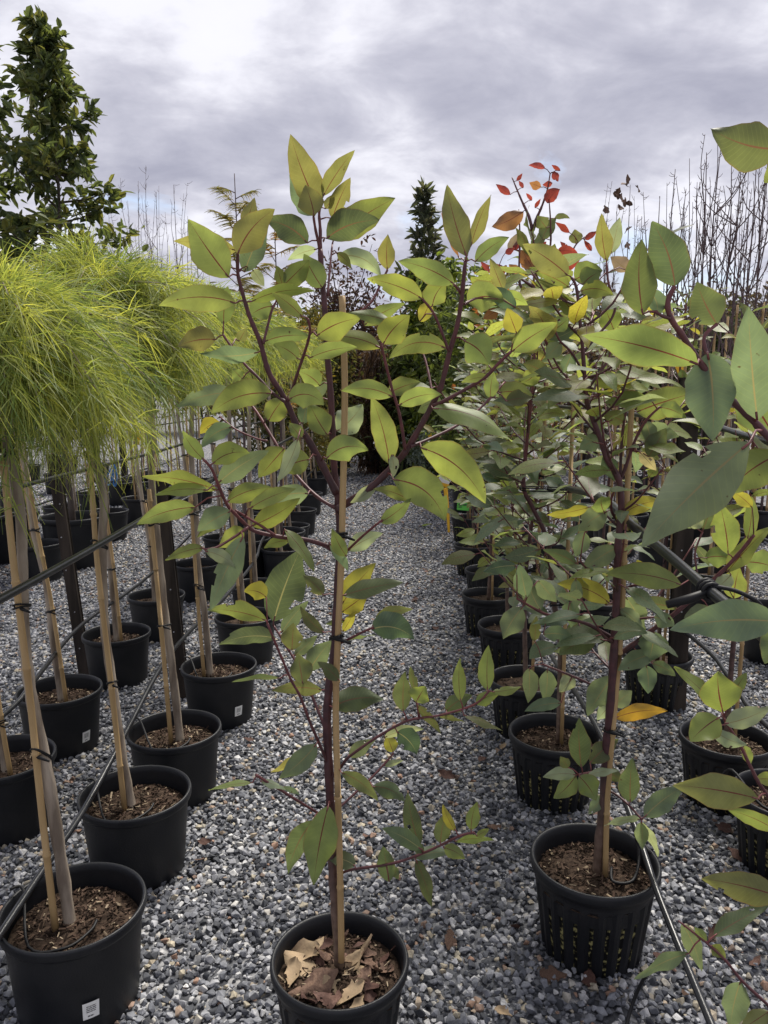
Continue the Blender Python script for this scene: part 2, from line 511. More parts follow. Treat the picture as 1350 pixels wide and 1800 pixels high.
def gravel(name, poly, layers, label):
    """layers: (density, smallest, largest, seed, least spacing, lift) of the stones scattered on the sheet"""
    mb = MB()
    mb.add([(x, y, 0.004) for x, y in poly], [tuple(range(len(poly)))], 0, False)
    o = mb.build(name, ['gravel_ground'])
    ng = bpy.data.node_groups.new(name, 'GeometryNodeTree')
    ng.interface.new_socket('Geometry', in_out='INPUT', socket_type='NodeSocketGeometry')
    ng.interface.new_socket('Geometry', in_out='OUTPUT', socket_type='NodeSocketGeometry')
    N, L = ng.nodes.new, ng.links.new
    gi, go = N('NodeGroupInput'), N('NodeGroupOutput')
    g2i = N('GeometryNodeGeometryToInstance')
    for so in STONES[::-1]:
        oi = N('GeometryNodeObjectInfo'); oi.inputs['Object'].default_value = so
        L(oi.outputs['Geometry'], g2i.inputs[0])
    jg = N('GeometryNodeJoinGeometry')
    L(gi.outputs[0], jg.inputs[0])
    def rv(dt, a, b, sd):
        r = N('FunctionNodeRandomValue'); r.data_type = dt
        ii = {'FLOAT': (2, 3), 'INT': (4, 5), 'FLOAT_VECTOR': (0, 1)}[dt]
        r.inputs[ii[0]].default_value = a; r.inputs[ii[1]].default_value = b
        r.inputs['Seed'].default_value = sd
        return r.outputs[{'FLOAT': 1, 'INT': 2, 'FLOAT_VECTOR': 0}[dt]]
    for density, smin, smax, seed, gapmin, lift in layers:
        dp = N('GeometryNodeDistributePointsOnFaces'); dp.distribute_method = 'POISSON' if gapmin else 'RANDOM'
        if gapmin:
            dp.inputs['Distance Min'].default_value = gapmin; dp.inputs['Density Max'].default_value = density
        else:
            dp.inputs['Density'].default_value = density
        dp.inputs['Seed'].default_value = seed
        L(gi.outputs[0], dp.inputs['Mesh'])
        sp = N('GeometryNodeSetPosition')
        L(dp.outputs['Points'], sp.inputs['Geometry'])
        L(rv('FLOAT_VECTOR', (0, 0, -0.003 + lift), (0, 0, 0.005 + lift), seed + 1), sp.inputs['Offset'])
        ip = N('GeometryNodeInstanceOnPoints'); ip.inputs['Pick Instance'].default_value = True
        L(sp.outputs[0], ip.inputs['Points']); L(g2i.outputs[0], ip.inputs['Instance'])
        L(rv('INT', 0, len(STONES) - 1, seed + 2), ip.inputs['Instance Index'])
        L(rv('FLOAT_VECTOR', (-0.6, -0.6, 0), (0.6, 0.6, 6.28), seed + 3), ip.inputs['Rotation'])
        pw = N('ShaderNodeMath'); pw.operation = 'POWER'; pw.inputs[1].default_value = 1.35
        L(rv('FLOAT', 0.0, 1.0, seed + 4), pw.inputs[0])
        mr = N('ShaderNodeMapRange'); mr.inputs['To Min'].default_value = smin; mr.inputs['To Max'].default_value = smax
        L(pw.outputs[0], mr.inputs['Value'])
        L(mr.outputs[0], ip.inputs['Scale'])
        L(ip.outputs[0], jg.inputs[0])
    L(jg.outputs[0], go.inputs[0])
    md = o.modifiers.new('scatter', 'NODES'); md.node_group = ng
    o['kind'] = 'stuff'; o['label'] = label; o['category'] = 'gravel'
    return o
gravel('gravel', [(-2.6, 0.7), (2.6, 0.7), (3.0, 4.0), (-3.0, 4.0)], [(9000, 0.0092, 0.0195, 3, 0.0158, 0.006), (4200, 0.006, 0.012, 23, 0, 0.0)], 'crushed blue grey gravel with pale and tan stones between the pot rows')
gravel('gravel', [(-6.0, 4.0), (4.5, 4.0), (5.5, 9.5), (-8.0, 9.5)], [(2900, 0.009, 0.0195, 13, 0, 0.002)], 'crushed blue grey gravel farther along the aisle between the rows')
gravel('gravel', [(-8.0, 9.5), (4.0, 9.5), (4.5, 16.0), (-10.0, 16.0)], [(1100, 0.013, 0.024, 33, 0, 0.003)], 'crushed grey gravel at the far end of the aisle')

# ------------------------------------------------------------------ pots
def pot_smooth_mesh(D, H):
    r = D / 2; mb = MB()
    prof = [(0.001, 0.0), (r * 0.80, 0.0), (r * 0.815, 0.008), (r * 0.93, H - 0.035), (r * 0.935, H - 0.028), (r * 0.985, H - 0.026), (r * 0.995, H - 0.020),
            (r, H - 0.008), (r * 0.99, H - 0.001), (r * 0.965, H), (r * 0.94, H - 0.004), (r * 0.925, H - 0.02), (r * 0.89, H - 0.075), (r * 0.87, H - 0.10)]
    mb.lathe(prof, 48)
    return mb.mesh('pot', ['pot_plastic'])
def pot_slotted_mesh(D, H, n=20):
    """tapered growing pot: solid band and rolled rim above, vertical ribs with slots cut between them below"""
    r = D / 2; mb = MB()
    prof = [(r * 0.925, H - 0.052), (r * 0.93, H - 0.030), (r * 0.985, H - 0.028), (r * 0.998, H - 0.020), (r, H - 0.009), (r * 0.985, H - 0.001),
            (r * 0.955, H), (r * 0.925, H - 0.006), (r * 0.90, H - 0.03), (r * 0.86, H - 0.10)]
    mb.lathe(prof, n * 4)
    m = n * 4
    z0, z1 = 0.0, H - 0.052
    def ringr(z): return lerp(r * 0.76, r * 0.925, (z - z0) / (z1 - z0))
    zs = [0.0, 0.012, 0.018] + [lerp(0.018, z1 - 0.014, i / 6) for i in range(1, 7)] + [z1]
    grid = []
    for i, z in enumerate(zs):
        row = []
        for j in range(m):
            a = 2 * math.pi * (j + 0.5) / m
            inset = 0.007 if (j % 4 in (1, 2) and 2 <= i <= len(zs) - 2) else 0.0
            rr = ringr(z) - inset
            row.append(Vector((rr * math.cos(a), rr * math.sin(a), z)))
        grid.append(row)
    o = len(mb.v)
    for row in grid: mb.v.extend(row)
    for i in range(len(zs) - 1):
        for j in range(m):
            j2 = (j + 1) % m
            slot = (j % 4 == 1) and 2 <= i < len(zs) - 2
            bar = slot and i % 2 == 1 and False
            mb.f.append((o + i * m + j, o + i * m + j2, o + (i + 1) * m + j2, o + (i + 1) * m + j))
            mb.m.append(1 if slot else 0); mb.smooth.append(False)
    mb.f.append(tuple(o + j for j in range(m))[::-1]); mb.m.append(0); mb.smooth.append(False)
    return mb.mesh('pot', ['pot_plastic', 'pot_slot'])
def soil_mesh(r, seed, n=26, rings=9):
    mb = MB(); vs_, fs_ = [Vector((0, 0, 0.012))], []
    for i in range(1, rings + 1):
        for j in range(n):
            a = 2 * math.pi * j / n; rr = r * i / rings
            x, y = rr * math.cos(a), rr * math.sin(a)
            z = 0.012 * (1 - (i / rings) ** 2) + 0.012 * mnoise.noise(Vector((x * 22 + seed, y * 22, seed))) + rnd(-0.002, 0.002)
            vs_.append(Vector((x, y, z)))
    for j in range(n): fs_.append((0, 1 + j, 1 + (j + 1) % n))
    for i in range(rings - 1):
        for j in range(n):
            fs_.append((1 + i * n + j, 1 + (i + 1) * n + j, 1 + (i + 1) * n + (j + 1) % n, 1 + i * n + (j + 1) % n))
    mb.add(vs_, fs_)
    return mb.mesh('soil', ['soil'])
def chips_mesh(r, k, seed):
    mb = MB(); rs = random.Random(seed)
    for i in range(k):
        rr = r * 0.95 * math.sqrt(rs.random()); a = rs.random() * 6.283
        c = Vector((rr * math.cos(a), rr * math.sin(a), 0.012 * (1 - (rr / r) ** 2) + rs.uniform(0.001, 0.008)))
        M = (Matrix.Rotation(rs.random() * 6.28, 3, 'Z') @ Matrix.Rotation(rs.gauss(0, 0.35), 3, 'X') @ Matrix.Rotation(rs.gauss(0, 0.35), 3, 'Y'))
        w = rs.random()
        mb.box(c, rs.uniform(0.005, 0.02) * (1.5 if rs.random() < 0.08 else 1), rs.uniform(0.0015, 0.006), rs.uniform(0.001, 0.003), M, 0 if w < 0.5 else (2 if w < 0.91 else 1))
    return mb.mesh('mulch', ['chip_brown', 'chip_tan', 'chip_dark'])
POT_SM = pot_smooth_mesh(0.34, 0.275)
POT_SL = pot_slotted_mesh(0.325, 0.265)
POT_SL_NEAR = pot_slotted_mesh(0.325, 0.265, 22)
SOILS = [soil_mesh(0.150, s * 3.7) for s in range(4)]
CHIPS = [chips_mesh(0.145, 520, s) for s in range(3)]
CHIPS_FAR = chips_mesh(0.145, 110, 9)

def add_pot(parent, loc, kind='smooth', near=True, scale=1.0, tilt=0.0):
    me = POT_SM if kind == 'smooth' else (POT_SL_NEAR if near else POT_SL)
    p = link('pot', me, parent, (loc[0], loc[1], -0.012))
    p.rotation_euler = (tilt, 0, 0)
    p.scale = (scale,) * 3
    s = link('soil', random.choice(SOILS), p, None); s.location = (0, 0, 0.275 - 0.062 if kind == 'smooth' else 0.265 - 0.055)
    s.rotation_euler = (0, 0, rnd(0, 6))
    c = link('mulch', random.choice(CHIPS) if near else CHIPS_FAR, p, None)
    c.location = s.location + Vector((0, 0, 0.001)); c.rotation_euler = (0, 0, rnd(0, 6))
    c['kind'] = 'stuff'
    return p

def sticker(pot, ang, z, r, w=0.036, h=0.046):
    """white price sticker curved round the pot wall, with lines of print"""
    mb = MB()
    n = 5
    vs_ = []
    for i in range(n):
        a = ang + (i / (n - 1) - 0.5) * w / r
        for zz in (z - h / 2, z + h / 2):
            rr = r + (zz - z) * 0.13 + 0.0022
            vs_.append(Vector((rr * math.cos(a), rr * math.sin(a), zz)))
    mb.add(vs_, [(2 * i, 2 * i + 2, 2 * i + 3, 2 * i + 1) for i in range(n - 1)], 0)
    rs = random.Random(4)
    for k, (y0, y1) in enumerate(((0.74, 0.79), (0.63, 0.68), (0.52, 0.57), (0.41, 0.46), (0.14, 0.21))):
        u, ue = (0.22, 0.80) if k != 4 else (0.30, 0.66)
        while u < ue:
            w2 = rs.uniform(0.12, 0.26)
            q = []
            for uu, yy in ((u, y0), (min(u + w2, ue), y0), (min(u + w2, ue), y1), (u, y1)):
                a = ang + (uu - 0.5) * w / r; zz = z - h / 2 + yy * h
                rr = r + (zz - z) * 0.13 + 0.0028
                q.append(Vector((rr * math.cos(a), rr * math.sin(a), zz)))
            mb.add(q, [(0, 1, 2, 3)], 1)
            u += w2 + 0.03
    o = link('label', mb.mesh('label', ['tag_white', 'print_dark']), pot, None)
    o.location = (0, 0, 0)
    return o

def stake(parent, pts, r=0.007, name='stake'):
    pts = smooth_poly(pts, 3)
    P, rad = [], []
    tot = sum((pts[i + 1] - pts[i]).length for i in range(len(pts) - 1))
    nxt, acc = rnd(0.12, 0.25), 0
    P.append(pts[0]); rad.append(r)
    for i in range(len(pts) - 1):
        seg = pts[i + 1] - pts[i]; l = seg.length; d = seg.normalized()
        while nxt < acc + l:
            c = pts[i] + d * (nxt - acc)
            for off, k in ((-0.006, 1.0), (-0.002, 1.22), (0.002, 1.12), (0.004, 0.97)):
                P.append(c + d * off); rad.append(r * k)
            nxt += rnd(0.19, 0.28)
        acc += l
        P.append(pts[i + 1]); rad.append(r * (1 - 0.12 * acc / tot))
    mb = MB(); mb.tube(P, rad, 9)
    return mb.build(name, ['bamboo'], parent, pts[0])

def tie(parent, p, q, r1=0.012, r2=0.008):
    """black rubber tie: loops round the stem and the stake, with a knot between"""
    mb = MB(); p, q = Vector(p), Vector(q)
    for k in range(2):
        ring = []
        d = (q - p); L = d.length; d = d.normalized() if L > 1e-5 else Vector((1, 0, 0)); e = Vector((0, 0, 1)).cross(d).normalized()
        z = rnd(-0.005, 0.005)
        for j in range(15):
            a = 2 * math.pi * j / 14
            c = p if math.cos(a) < 0 else q
            rr = (r1 if math.cos(a) < 0 else r2) + 0.003
            ring.append(c + d * (math.cos(a) * rr) + e * (math.sin(a) * rr) + Vector((0, 0, z + 0.003 * math.sin(a + k))))
        mb.tube(ring, 0.0022, 5)
    m = (p + q) / 2 + Vector((0, -0.014, 0))
    mb.tube([m + Vector((-0.008, 0, 0.002)), m, m + Vector((0.012, -0.004, -0.003)), m + Vector((0.03, -0.006, -0.010))], [0.004, 0.006, 0.004, 0.002], 6)
    return mb.build('tie', ['tie_black'], parent, p)

# ------------------------------------------------------------------ gum leaves
LEAFCOL = {  # colour of the blade, alpha: 0 red midrib, 1 pale midrib
    'g': ((0.160, 0.198, 0.066), 0.0), 'b': ((0.195, 0.235, 0.066), 0.0), 'y': ((0.245, 0.230, 0.045), 0.0), 'o': ((0.168, 0.168, 0.062), 0.0),
    't': ((0.130, 0.172, 0.108), 0.8), 'd': ((0.092, 0.112, 0.052), 0.2), 'p': ((0.25, 0.295, 0.195), 0.7), 'k': ((0.078, 0.112, 0.066), 1.0),
    'r': ((0.215, 0.036, 0.038), 0.0), 'e': ((0.225, 0.105, 0.050), 0.0), 'm': ((0.22, 0.17, 0.15), 0.5), 'a': ((0.33, 0.20, 0.03), 0.0), 'c': ((0.50, 0.42, 0.24), 0.6)}
def leaf_profile(t):
    if t < 0.42:
        return max(0.0, 1 - (1 - t / 0.42) ** 2.0) ** 0.74
    u = (t - 0.42) / 0.58
    return max(0.012, (1 - u ** 2.0) ** 0.95 * (1 - 0.17 * math.sin(math.pi * u ** 2.2)))
def leaf_grid(curve, side_n, W, fold, wave, ph, asym=0.0, nu=11, ns=7, twist=0.0, curl=0.0):
    """curve: points base->tip; side_n: blade normal at the base"""
    n = len(curve)
    V, UV, Fc = [], [], []
    for i, p in enumerate(curve):
        t = i / (n - 1)
        tg = (curve[min(i + 1, n - 1)] - curve[max(i - 1, 0)]).normalized()
        N = side_n - tg * side_n.dot(tg)
        N = N.normalized()
        if twist: N = Matrix.Rotation(twist * t, 3, tg) @ N
        S = tg.cross(N).normalized()
        w = W * 0.5 * leaf_profile(min(max(t, 0.004), 0.996)) * (1 + 0.05 * math.sin(9 * t + ph) + 0.035 * math.sin(23 * t + ph * 2.3))
        for k in range(ns):
            s = -1 + 2 * k / (ns - 1)
            ww = w * (1 + asym * s)
            h = fold * abs(s) ** 1.3 * ww + wave * W * s * s * math.sin(t * 11 + ph + (1.7 if s > 0 else 0)) * (0.4 + 0.6 * math.sin(math.pi * t)) + curl * W * s * abs(s)
            V.append(p + S * (s * ww) + N * h)
            UV.append(((s + 1) / 2, t))
    bite = set()
    if ns >= 7 and random.random() < 0.22:
        i0 = random.randrange(3, n - 3); k0 = random.choice((0, 0, ns - 2, ns - 2, 1))
        bite = {(i0, k0)} | ({(i0 + 1, k0)} if random.random() < 0.5 else set())
    for i in range(n - 1):
        for k in range(ns - 1):
            if (i, k) in bite: continue
            a = i * ns + k
            Fc.append((a, a + 1, a + ns + 1, a + ns))
    return V, UV, Fc
def leaf_meshdata(name, V, UV, Fc, petiole=None, pr=0.0011, origin=Vector((0, 0, 0))):
    mb = MB()
    mb.add(V, Fc, 0)
    nb = len(V)
    if petiole:
        mb.tube(petiole, [pr * 1.25] + [pr] * (len(petiole) - 1), 5, 1)
    mb.att['bark'] = [0.0] * len(mb.v)
    me = mb.mesh(name, ['gum_leaf', 'gum_stem'], origin)
    uvl = me.uv_layers.new(name='UVMap')
    idx = np.empty(len(me.loops), dtype=np.int32); me.loops.foreach_get('vertex_index', idx)
    uva = np.zeros((len(mb.v), 2), dtype=np.float32); uva[:nb] = UV
    uvl.data.foreach_set('uv', uva[idx].ravel())
    return me
def bez(a, m, b, n):
    return [a * (1 - t) ** 2 + m * 2 * t * (1 - t) + b * t * t for t in [i / (n - 1) for i in range(n)]]
def color_leaf(o, key, jit=0.16):
    c, al = LEAFCOL[key]
    v = rnd(1 - jit, 1 + jit); h = rnd(-0.012, 0.012)
    o.color = (max(0, (c[0] + h) * v), c[1] * v, max(0.004, (c[2] - h * 0.5) * v), al)

class Tree:
    """gum tree traced as branch lines; leaves hang on the nearest branch"""
    def __init__(s, root, Y0):
        s.root, s.Y0, s.nodes = root, Y0, []
    def stem(s, name, px, w0, w1, dy=0.0, dy0=0.0, bark=(0.5, 0.5), start=None):
        """px: traced line; w: width in traced pixels; dy: depth gained along it"""
        n = len(px)
        P = []
        L = [0]
        for i in range(n - 1): L.append(L[-1] + math.hypot(px[i + 1][0] - px[i][0], px[i + 1][1] - px[i][1]))
        for i, (x, y) in enumerate(px):
            P.append(atY(x, y, s.Y0 + dy0 + dy * L[i] / L[-1]))
        if start is not None: P[0] = Vector(start)
        P = smooth_poly(P, 4)
        k = len(P)
        px_m = (s.Y0 / F) * 1.02
        rad = [lerp(w0, w1, (i / (k - 1)) ** (0.85 if name == 'trunk' else 0.7)) * 0.5 * px_m * (1 + 0.10 * math.sin(i * 2.1)) for i in range(k)]
        mb = MB(); mb.tube(P, rad, 10 if w0 > 8 else 7)
        nn = 10 if w0 > 8 else 7
        mb.att['bark'] = [(max(lerp(1.0, 0.5, min(1, (i / (k - 1)) / 0.17)), 0.5) if bark[0] == 1.0 and i / (k - 1) < 0.17 else lerp(min(bark[0], 0.5), bark[1], i / (k - 1))) for i in range(k) for _ in range(nn)]
        o = mb.build(name, ['gum_stem'], s.root, P[0])
        for i in range(k - 1):
            s.nodes.append((P[i], P[i + 1]))
        s.last = P
        return o
    def near(s, px, py):
        best, bd = None, 1e9
        for a, b in s.nodes:
            pa = proj(a); pb = proj(b)
            dx, dy = pb[0] - pa[0], pb[1] - pa[1]
            l2 = dx * dx + dy * dy + 1e-9
            t = min(1, max(0, ((px - pa[0]) * dx + (py - pa[1]) * dy) / l2))
            d = (pa[0] + dx * t - px) ** 2 + (pa[1] + dy * t - py) ** 2
            if d < bd: bd, best = d, a.lerp(b, t)
        return best, math.sqrt(bd)
    def leaf(s, bx, by, tx, ty, w, key, bend=0.0, dyb=None, dyt=None):
        q, d = s.near(bx, by)
        pm = q.y / F
        Yb = q.y + (dyb if dyb is not None else rnd(-0.25, 0.25) * d * pm)
        B = atY(bx, by, Yb)
        Lp = math.hypot(tx - bx, ty - by)
        Lm = Lp * pm
        rl = rnd(-0.32, 0.32)
        T = atY(tx, ty, Yb + (dyt if dyt is not None else rl * Lm))
        nx, ny = (ty - by) / Lp, -(tx - bx) / Lp
        M = atY((bx + tx) / 2 + nx * bend * 2, (by + ty) / 2 + ny * bend * 2, (B.y + T.y) / 2)
        cv = bez(B, M, T + (T - B) * 0.03, 15)
        view = (Vector((0, 0, CAM_H)) - B).normalized()
        app = w * pm * 1.10
        W = min(max(app, 0.36 * Lm), app / 0.5) if app > 0 else 0.02
        roll = math.acos(min(1, app / W)) * random.choice((-1, 1))
        tg = (T - B).normalized()
        N = (view - tg * view.dot(tg)).normalized()
        N = Matrix.Rotation(roll, 3, tg) @ N
        # petiole from the branch to the blade
        pet = None
        if d * pm < 0.10:
            mid = q.lerp(B, 0.55) + (B - q).length * 0.12 * Vector((0, 0, 1))
            pet = [q, mid, B, cv[1]]
        V, UV, Fc = leaf_grid(cv, N, W, rnd(-0.30, 0.16), rnd(0.04, 0.105), rnd(0, 6.28), rnd(-0.12, 0.12), 12, 7, rnd(-0.35, 0.35), rnd(-0.05, 0.05))
        me = leaf_meshdata('leaf', V, UV, Fc, pet, 0.0011 + 0.0035 * min(Lm, 0.14) / 0.14 * 0.12, B)
        o = link('leaf', me, s.root, B)
        color_leaf(o, key)
        return o
    def leaves(s, rows):
        for r in rows:
            s.leaf(*r)
def proj(p):
    d = Vector(p) - Vector((0, 0, CAM_H))
    dep = d.y * CP - d.z * SP
    return 675 + F * d.x / dep, 900 - F * (d.y * SP + d.z * CP) / dep

# ------------------------------------------------------------------ gums grown by rule (the rows behind)
def unit_leaf(seed):
    rs = random.Random(seed); random.seed(seed)
    B = Vector((0.14, 0, 0)); T = Vector((1.0, rs.uniform(-0.10, 0.10), rs.uniform(-0.30, 0.05)))
    M = Vector((0.6, rs.uniform(-0.12, 0.12), rs.uniform(0.0, 0.14)))
    V, UV, Fc = leaf_grid(bez(B, M, T, 9), Vector((0, 0, 1)), rs.uniform(0.34, 0.46), rs.uniform(-0.05, 0.3), rs.uniform(0.03, 0.08), rs.uniform(0, 6), rs.uniform(-0.1, 0.1), 9, 5, rs.uniform(-0.5, 0.5))
    return leaf_meshdata('leaf', V, UV, Fc, [Vector((0, 0, 0)), Vector((0.08, 0, 0.015)), B, Vector((0.22, 0, 0))], 0.012)
UNIT_LEAVES = [unit_leaf(k) for k in range(12)]
random.seed(21)
def orient(D, N):
    D = D.normalized(); S = N.cross(D).normalized(); N2 = D.cross(S)
    return Matrix((D, S, N2)).transposed()
def place_leaf(root, P, D, N, L, key):
    o = link('leaf', random.choice(UNIT_LEAVES), root, P)
    o.rotation_euler = orient(D, N).to_euler()
    o.scale = (L, L * rnd(0.85, 1.15), L)
    color_leaf(o, key, 0.2)
    return o
def pal(s):
    return random.choice(s)
def grow(root, trunk, z0, z1, nbr, blen, lsize, palette, per=(5, 8), r0=0.0035, up=0.6, tip=True):
    """side branches with leaves round a traced trunk line between heights z0 and z1"""
    ang = rnd(0, 6.28)
    for k in range(nbr):
        z = lerp(z0, z1, (k + rnd(0, 0.8)) / nbr)
        i = min(range(len(trunk) - 1), key=lambda j: abs(trunk[j].z - z))
        P0 = trunk[i]
        ang += 2.4 + rnd(-0.4, 0.4)
        el = up + rnd(-0.25, 0.3)
        f = 1 - 0.55 * (z - z0) / max(z1 - z0, 0.01)
        l = blen * f * rnd(0.7, 1.2)
        d = Vector((math.cos(ang) * math.cos(el), math.sin(ang) * math.cos(el), math.sin(el)))
        pts = smooth_poly([P0, P0 + d * l * 0.5 + Vector((0, 0, -0.01)), P0 + d * l + Vector((rnd(-.03, .03), rnd(-.03, .03), 0.06 * l / 0.3))], 3)
        mb = MB(); mb.tube(pts, [lerp(r0, 0.0016, j / (len(pts) - 1)) for j in range(len(pts))], 5)
        mb.att['bark'] = [lerp(0.5, 0.1, j / (len(pts) - 1)) for j in range(len(pts)) for _ in range(5)]
        mb.build('branch', ['gum_stem'], root, P0)
        n = random.randint(*per)
        for m in range(n):
            t = (m + 0.6) / n
            j = min(int(t * (len(pts) - 1)), len(pts) - 2)
            P = pts[j].lerp(pts[j + 1], t * (len(pts) - 1) - j)
            a2 = ang + rnd(0.5, 1.5) * (1 if m % 2 else -1)
            if m == n - 1: a2 = ang
            D = Vector((math.cos(a2), math.sin(a2), rnd(-0.35, 0.75)))
            N = Vector((rnd(-0.6, 0.6), rnd(-0.9, 0.2), 1.0))
            place_leaf(root, P, D, N, lsize * rnd(0.7, 1.25), pal(palette))
    if tip:
        P = trunk[-1]
        for m in range(6):
            a2 = rnd(0, 6.28)
            place_leaf(root, P - Vector((0, 0, 0.02 * m)), Vector((math.cos(a2), math.sin(a2), rnd(0.3, 1.8))), Vector((math.sin(a2), rnd(-1, 0), 0.7)), lsize * rnd(0.7, 1.2), pal(palette))

# ------------------------------------------------------------------ the young gum standing in the aisle
def gum_in_aisle():
    X, Y = pot_xy(597, 1675)
    root = thing('potted_gum_tree', (X, Y, 0), 'young gum tree standing alone in the aisle, its pot full of dry brown leaves', 'tree', 'potted gum trees')
    p = add_pot(root, (X, Y), 'slotted', True, 0.955)
    T = Tree(root, Y)
    base = Vector((X, Y - 0.005, 0.19))
    T.stem('trunk', [(597, 1697), (590, 1600), (585, 1530), (582, 1450), (578, 1350), (575, 1270), (578, 1210), (587, 1150), (592, 1060), (597, 960), (595, 890), (588, 830), (585, 770), (581, 690), (576, 630), (571, 545), (566, 490), (563, 438)],
           20, 9, 0.02, 0.0, (1.0, 0.35))
    for (a, b) in (((588, 1560), (1.0, 0.9)),): pass
    st = [(600, 1690), (598, 1550), (594, 1400), (590, 1250), (594, 1120), (600, 980), (603, 850), (606, 700), (604, 600), (601, 520)]
    sk = stake(root, [atY(x, y, Y - 0.018) for x, y in st], 0.0072)
    for (x1, y1), (x2, y2) in (((596, 938), (601, 938)), ((590, 1118), (595, 1118))):
        tie(root, atY(x1, y1, Y), atY(x2, y2, Y - 0.018), 0.010, 0.008)
    S = T.stem
    S('branch', [(592, 868), (565, 815), (540, 770), (522, 748), (503, 705), (475, 660), (465, 630), (457, 600), (440, 560), (434, 542), (425, 510), (418, 480), (418, 440)], 14, 5, -0.10, 0.0, (0.5, 0.25))
    S('branch', [(503, 707), (478, 690), (455, 665), (430, 640), (416, 622), (400, 600), (392, 588)], 6, 4, 0.02, -0.05, (0.4, 0.1))
    S('branch', [(463, 604), (470, 575), (478, 545), (484, 533)], 5, 4, 0.04, -0.07, (0.3, 0.1))
    S('branch', [(506, 705), (512, 690), (525, 650), (540, 605), (545, 580), (541, 560)], 6, 4, -0.09, -0.05, (0.4, 0.1))
    S('branch', [(592, 897), (620, 878), (660, 850), (690, 820), (712, 795), (735, 757), (758, 715), (775, 680), (790, 620), (803, 575), (811, 530), (815, 490), (818, 460)], 15, 6, -0.12, 0.0, (0.5, 0.25))
    S('branch', [(712, 790), (706, 750), (700, 720), (688, 680), (678, 640), (670, 605)], 6, 4, -0.10, -0.05, (0.3, 0.1))
    S('branch', [(722, 785), (770, 765), (811, 743), (850, 712), (887, 672)], 6, 4, 0.14, -0.05, (0.4, 0.1))
    S('branch', [(760, 714), (790, 700), (850, 665), (875, 640), (898, 618)], 7, 5, -0.06, -0.07, (0.4, 0.1))
    S('branch', [(760, 692), (752, 650), (745, 625), (736, 603)], 5, 3, 0.08, -0.07, (0.3, 0.1))
    S('branch', [(789, 617), (775, 580), (762, 550), (744, 527)], 5, 4, -0.03, -0.09, (0.3, 0.1))
    S('branch', [(812, 520), (805, 508), (798, 500)], 5, 4, -0.02, -0.10, (0.3, 0.1))
    S('branch', [(816, 535), (835, 525), (850, 524)], 5, 3, 0.04, -0.10, (0.3, 0.1))
    S('branch', [(597, 978), (578, 962), (540, 949), (500, 945), (452, 935), (434, 924), (415, 905), (399, 887), (383, 851), (372, 824), (358, 808)], 10, 4, -0.16, 0.0, (0.4, 0.05))
    S('branch', [(483, 941), (460, 925), (443, 915), (414, 897)], 5, 4, -0.05, -0.07, (0.2, 0.05))
    S('branch', [(436, 927), (410, 945), (381, 962), (360, 966)], 5, 4, -0.06, -0.11, (0.2, 0.05))
    S('branch', [(590, 893), (555, 871), (509, 822), (485, 780), (470, 755), (455, 730), (441, 711)], 7, 5, 0.16, 0.0, (0.3, 0.1))
    S('branch', [(470, 775), (452, 771), (415, 755), (386, 732)], 4, 3, 0.05, 0.12, (0.2, 0.05))
    S('branch', [(598, 978), (611, 967), (640, 940), (669, 916)], 5, 4, -0.08, 0.0, (0.2, 0.1))
    S('branch', [(574, 1337), (558, 1300), (545, 1270), (528, 1225), (513, 1198), (500, 1168), (489, 1142), (470, 1096)], 6, 4, -0.10, 0.0, (0.4, 0.2))
    S('branch', [(573, 1285), (560, 1252), (549, 1225), (538, 1200), (525, 1172), (511, 1149), (495, 1122), (481, 1100)], 6, 4, 0.10, 0.0, (0.4, 0.2))
    S('branch', [(592, 1134), (620, 1120), (640, 1110), (655, 1103)], 5, 4, -0.06, 0.0, (0.4, 0.2))
    S('branch', [(583, 1367), (600, 1347), (613, 1331), (658, 1299), (709, 1270), (740, 1262), (775, 1257), (833, 1239), (860, 1215)], 6.5, 3.5, -0.12, 0.0, (0.5, 0.1))
    S('branch', [(585, 1430), (620, 1398), (660, 1360), (691, 1325)], 5, 4, 0.10, 0.0, (0.4, 0.2))
    S('branch', [(578, 1440), (555, 1427), (495, 1390), (470, 1375), (450, 1362)], 5, 5, -0.08, 0.0, (0.4, 0.2))
    S('branch', [(584, 1545), (600, 1535), (622, 1528), (689, 1518), (733, 1504), (770, 1488), (807, 1470), (833, 1463)], 6, 4, -0.10, 0.0, (0.5, 0.2))
    S('branch', [(563, 440), (555, 405), (551, 380)], 6, 4, -0.02, 0.02, (0.2, 0.05))
    S('branch', [(563, 440), (563, 405), (561, 378), (563, 362)], 7, 4, 0.0, 0.02, (0.2, 0.05))
    S('branch', [(576, 520), (580, 470), (584, 430)], 5, 3, 0.06, 0.04, (0.2, 0.05))
    S('branch', [(610, 556), (640, 543), (657, 525), (670, 497), (681, 475)], 5, 4, 0.05, 0.03, (0.2, 0.05), start=atY(574, 600, Y + 0.02))
